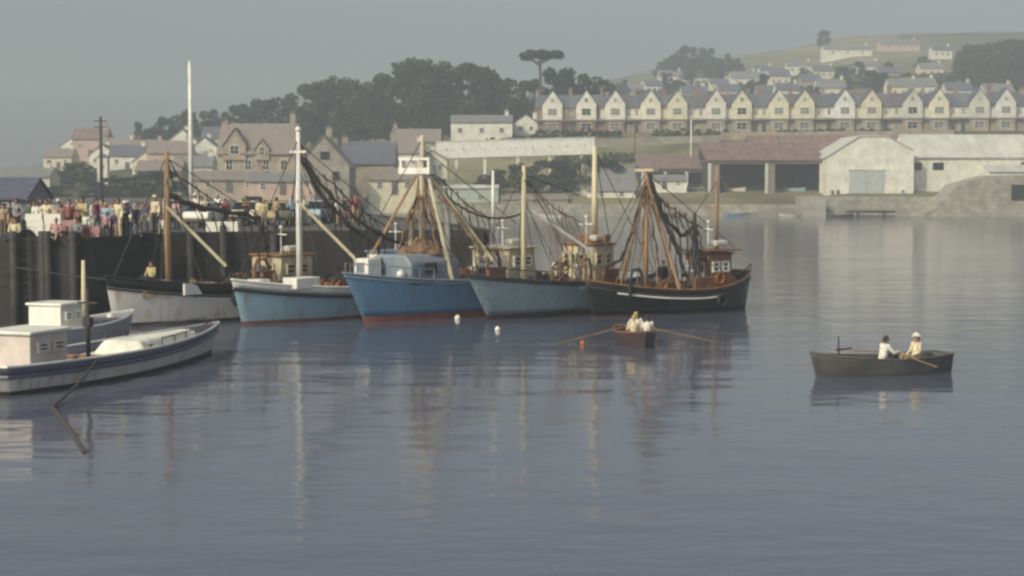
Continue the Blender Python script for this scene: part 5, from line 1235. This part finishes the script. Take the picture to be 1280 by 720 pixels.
# mooring lines
for (tt, hh, lab) in [(t1,h,'mooring rope from the bow of the white trawler to the quay'),]:
    a = to_world(tt,(5.6,-.2,2.0)); b_ = Vector((-27,70.3,3.9)); pts = [a+(b_-a)*k/10-Vector((0,0,1.2*(k/10)*(1-k/10))) for k in range(11)]
    q = MB(); q.tube(pts,.03,6); tag(q.build('mooring_rope', rope_mat), lab, 'rope')

for (px, yy, lab) in [(10,70,'dark timber pile on the quay wall at the left frame edge'),(46,70,'dark timber pile on the quay wall above the launch cabin'),(84,70,'dark timber pile on the quay wall above the motor boat cabin'),(112,78,'dark timber pile on the quay wall just right of its corner'),
   (176,79,'dark timber pile on the quay wall left of the brown mast'),(240,80,'timber pile on the quay wall behind the derrick of the white trawler'),(282,81,'timber pile on the quay wall left of the white mast'),(345,82,'timber pile on the quay wall just behind the white mast')]:
    X = (px-640)/F*yy; Y = edge_y(X)-.6; b = MB(); b.tube([(0,0,-2),(.03,0,1),(0,0,QH+.4)],[.2,.19,.17],9); b.box((0,.12,1.2),(.1,.2,4.0))
    o = b.build('fender_pile', iron_dark, None, True); o.location = (X,Y,0); tag(o, lab, 'pile', 'timber piles on the near quay wall')
for (px, m_, cn, nx, nz) in [(52,white_paint,'white',2,4),(92,mat('pink_box',(.42,.22,.22),.6),'pink',2,3),(225,white_paint,'pale',2,2)]:
    for a_ in range(nx):
        for z_ in range(nz-(a_ and px == 92)):
            X = (px-640)/F*73+a_*.8; Y = edge_y(X)+.75; b = MB(); b.box((0,0,.03),(.74,.46,.06)); b.box((0,.215,.17),(.74,.03,.22)); b.box((0,-.215,.17),(.74,.03,.22)); b.box((.355,0,.17),(.03,.4,.22)); b.box((-.355,0,.17),(.03,.4,.22))
            o = b.build('fish_box', m_); o.location = (X+random.uniform(-.03,.03),Y,QH+z_*.283+.002); o.rotation_euler = (0,0,random.uniform(-.06,.06))
            tag(o, f"{cn} fish box, {['bottom','second','third','fourth'][z_]} layer in the {['left','right'][a_]} pile of the {cn} stack on the quay", 'fish box', 'stacked fish boxes on the quay')
for (px, key, a_, b_, h_, lab) in [(24,'sit','cream','navy','dark','person in cream top and navy trousers sitting on the quay edge'),(74,'sit','pink','tan','fair','person in pink top and tan trousers sitting on the quay edge'),(150,'sit','grey','navy','dark','person in grey top and navy trousers sitting on the quay edge'),(205,'sit','white','tan','brown','person in white top and tan trousers sitting on the quay edge')]:
    X = (px-640)/F*(72 if px < 105 else 79.5); add_person(key, lab, (X, edge_y(X)+.1, QH+.1), R(180), a_, b_, h_, 1, 'people on the quay')
for (px, off, a_, b_, h_, f_) in [(58,2.2,'red','navy','fair',185),(108,1.5,'white','red','dark',180),(133,1.2,'pink','navy','brown',190),(183,2.0,'yellow','navy','fair',170),(147,2.0,'purple','tan','dark',180)]:
    X = (px-640)/F*(73 if px < 105 else 80.5); Y0 = edge_y(X)+off; add_person('plain', f'child in {a_} top and {b_} trousers standing between adults on the quay', ((px-640)/F*Y0,Y0,QH), R(f_), a_, b_, h_, .68, 'people on the quay')
t = thing('quay_ladder','dark iron ladder on the quay wall at the far left','ladder',(-21.3,edge_y(-21.3)-.5,0))
for s_ in (-.22,.22):
    b = MB(); b.box((s_,0,1.7),(.06,.06,4.6)); b.build('stile', iron_dark, t)
for k in range(14):
    b = MB(); b.tube([(-.22,0,-.4+k*.32),(.22,0,-.4+k*.32)],.02,6); b.build('rung', iron_dark, t)
heap('dark heap of netting on the quay edge under the crowd', (-21.7,edge_y(-21.7)+.8,QH),1.0,.5,.7,net_dark,31)
heap('brown heap of netting at the corner of the quay', (-19.6,edge_y(-19.6)+.8,QH),.8,.5,.6,net_brown,32)
for k, (px, lab) in enumerate([(1040,'oil drum by the left corner of the gabled warehouse'),(1047,'second oil drum from the left corner of the gabled warehouse'),(1128,'oil drum by the right corner of the gabled warehouse')]):
    b = MB(); b.tube([(0,0,0),(0,0,.3),(0,0,.32),(0,0,.6),(0,0,.62),(0,0,.95)],[.32,.32,.34,.34,.32,.32],14); o = b.build('oil_drum', [rust,steel,blue_hull][k]); o.location = (sx(px,319),319,4.0); tag(o,lab,'drum','oil drums on the far quay')
for (px, m_, lab) in [(918,white_hull,'white dinghy laid up inside the left opening of the boat shed'),(992,pale_blue_hull,'pale dinghy laid up inside the right opening of the boat shed')]:
    p_ = Vector((sx(px,330),330,4.75)); rowing_boat(lab, p_, Vector((.8,-.6,0)).normalized(), 4.8, 1.8, m_, varnish)
for (px, py, hx, L_, m_, lab) in [(948,266,.9,5.0,white_hull,'white dinghy drawn up on the slipway'),(915,270,1,4.6,blue_hull,'blue dinghy moored below the boat shed'),(842,271,1,5.2,varnish,'brown dinghy moored off the low far quay'),(690,272,-1,5.0,white_hull,'white dinghy moored under the long stone store'),(1050,272,1,5,grey_boat,'grey dinghy moored by the timber landing stage')]:
    p_ = WP(px,py); p_.y = min(p_.y,306); rowing_boat(lab, p_, Vector((hx,.25,0)).normalized(), L_, 1.8, m_, varnish)
# ------------------------------------------------------------------ haze
b = MB(); b.box((0,760,49),(2400,1640,112))
hz = b.build('haze', None); hz['kind'] = 'stuff'
m = bpy.data.materials.new('haze_air'); m.use_nodes = True; n = m.node_tree.nodes; n.remove(n['Principled BSDF'])
pv = n.new('ShaderNodeVolumePrincipled'); pv.inputs['Density'].default_value = HAZE_DENSITY; pv.inputs['Color'].default_value = (0.78,0.87,0.98,1); pv.inputs['Anisotropy'].default_value = 0.0
m.node_tree.links.new(pv.outputs[0], n['Material Output'].inputs['Volume'])
hz.data.materials.append(m)
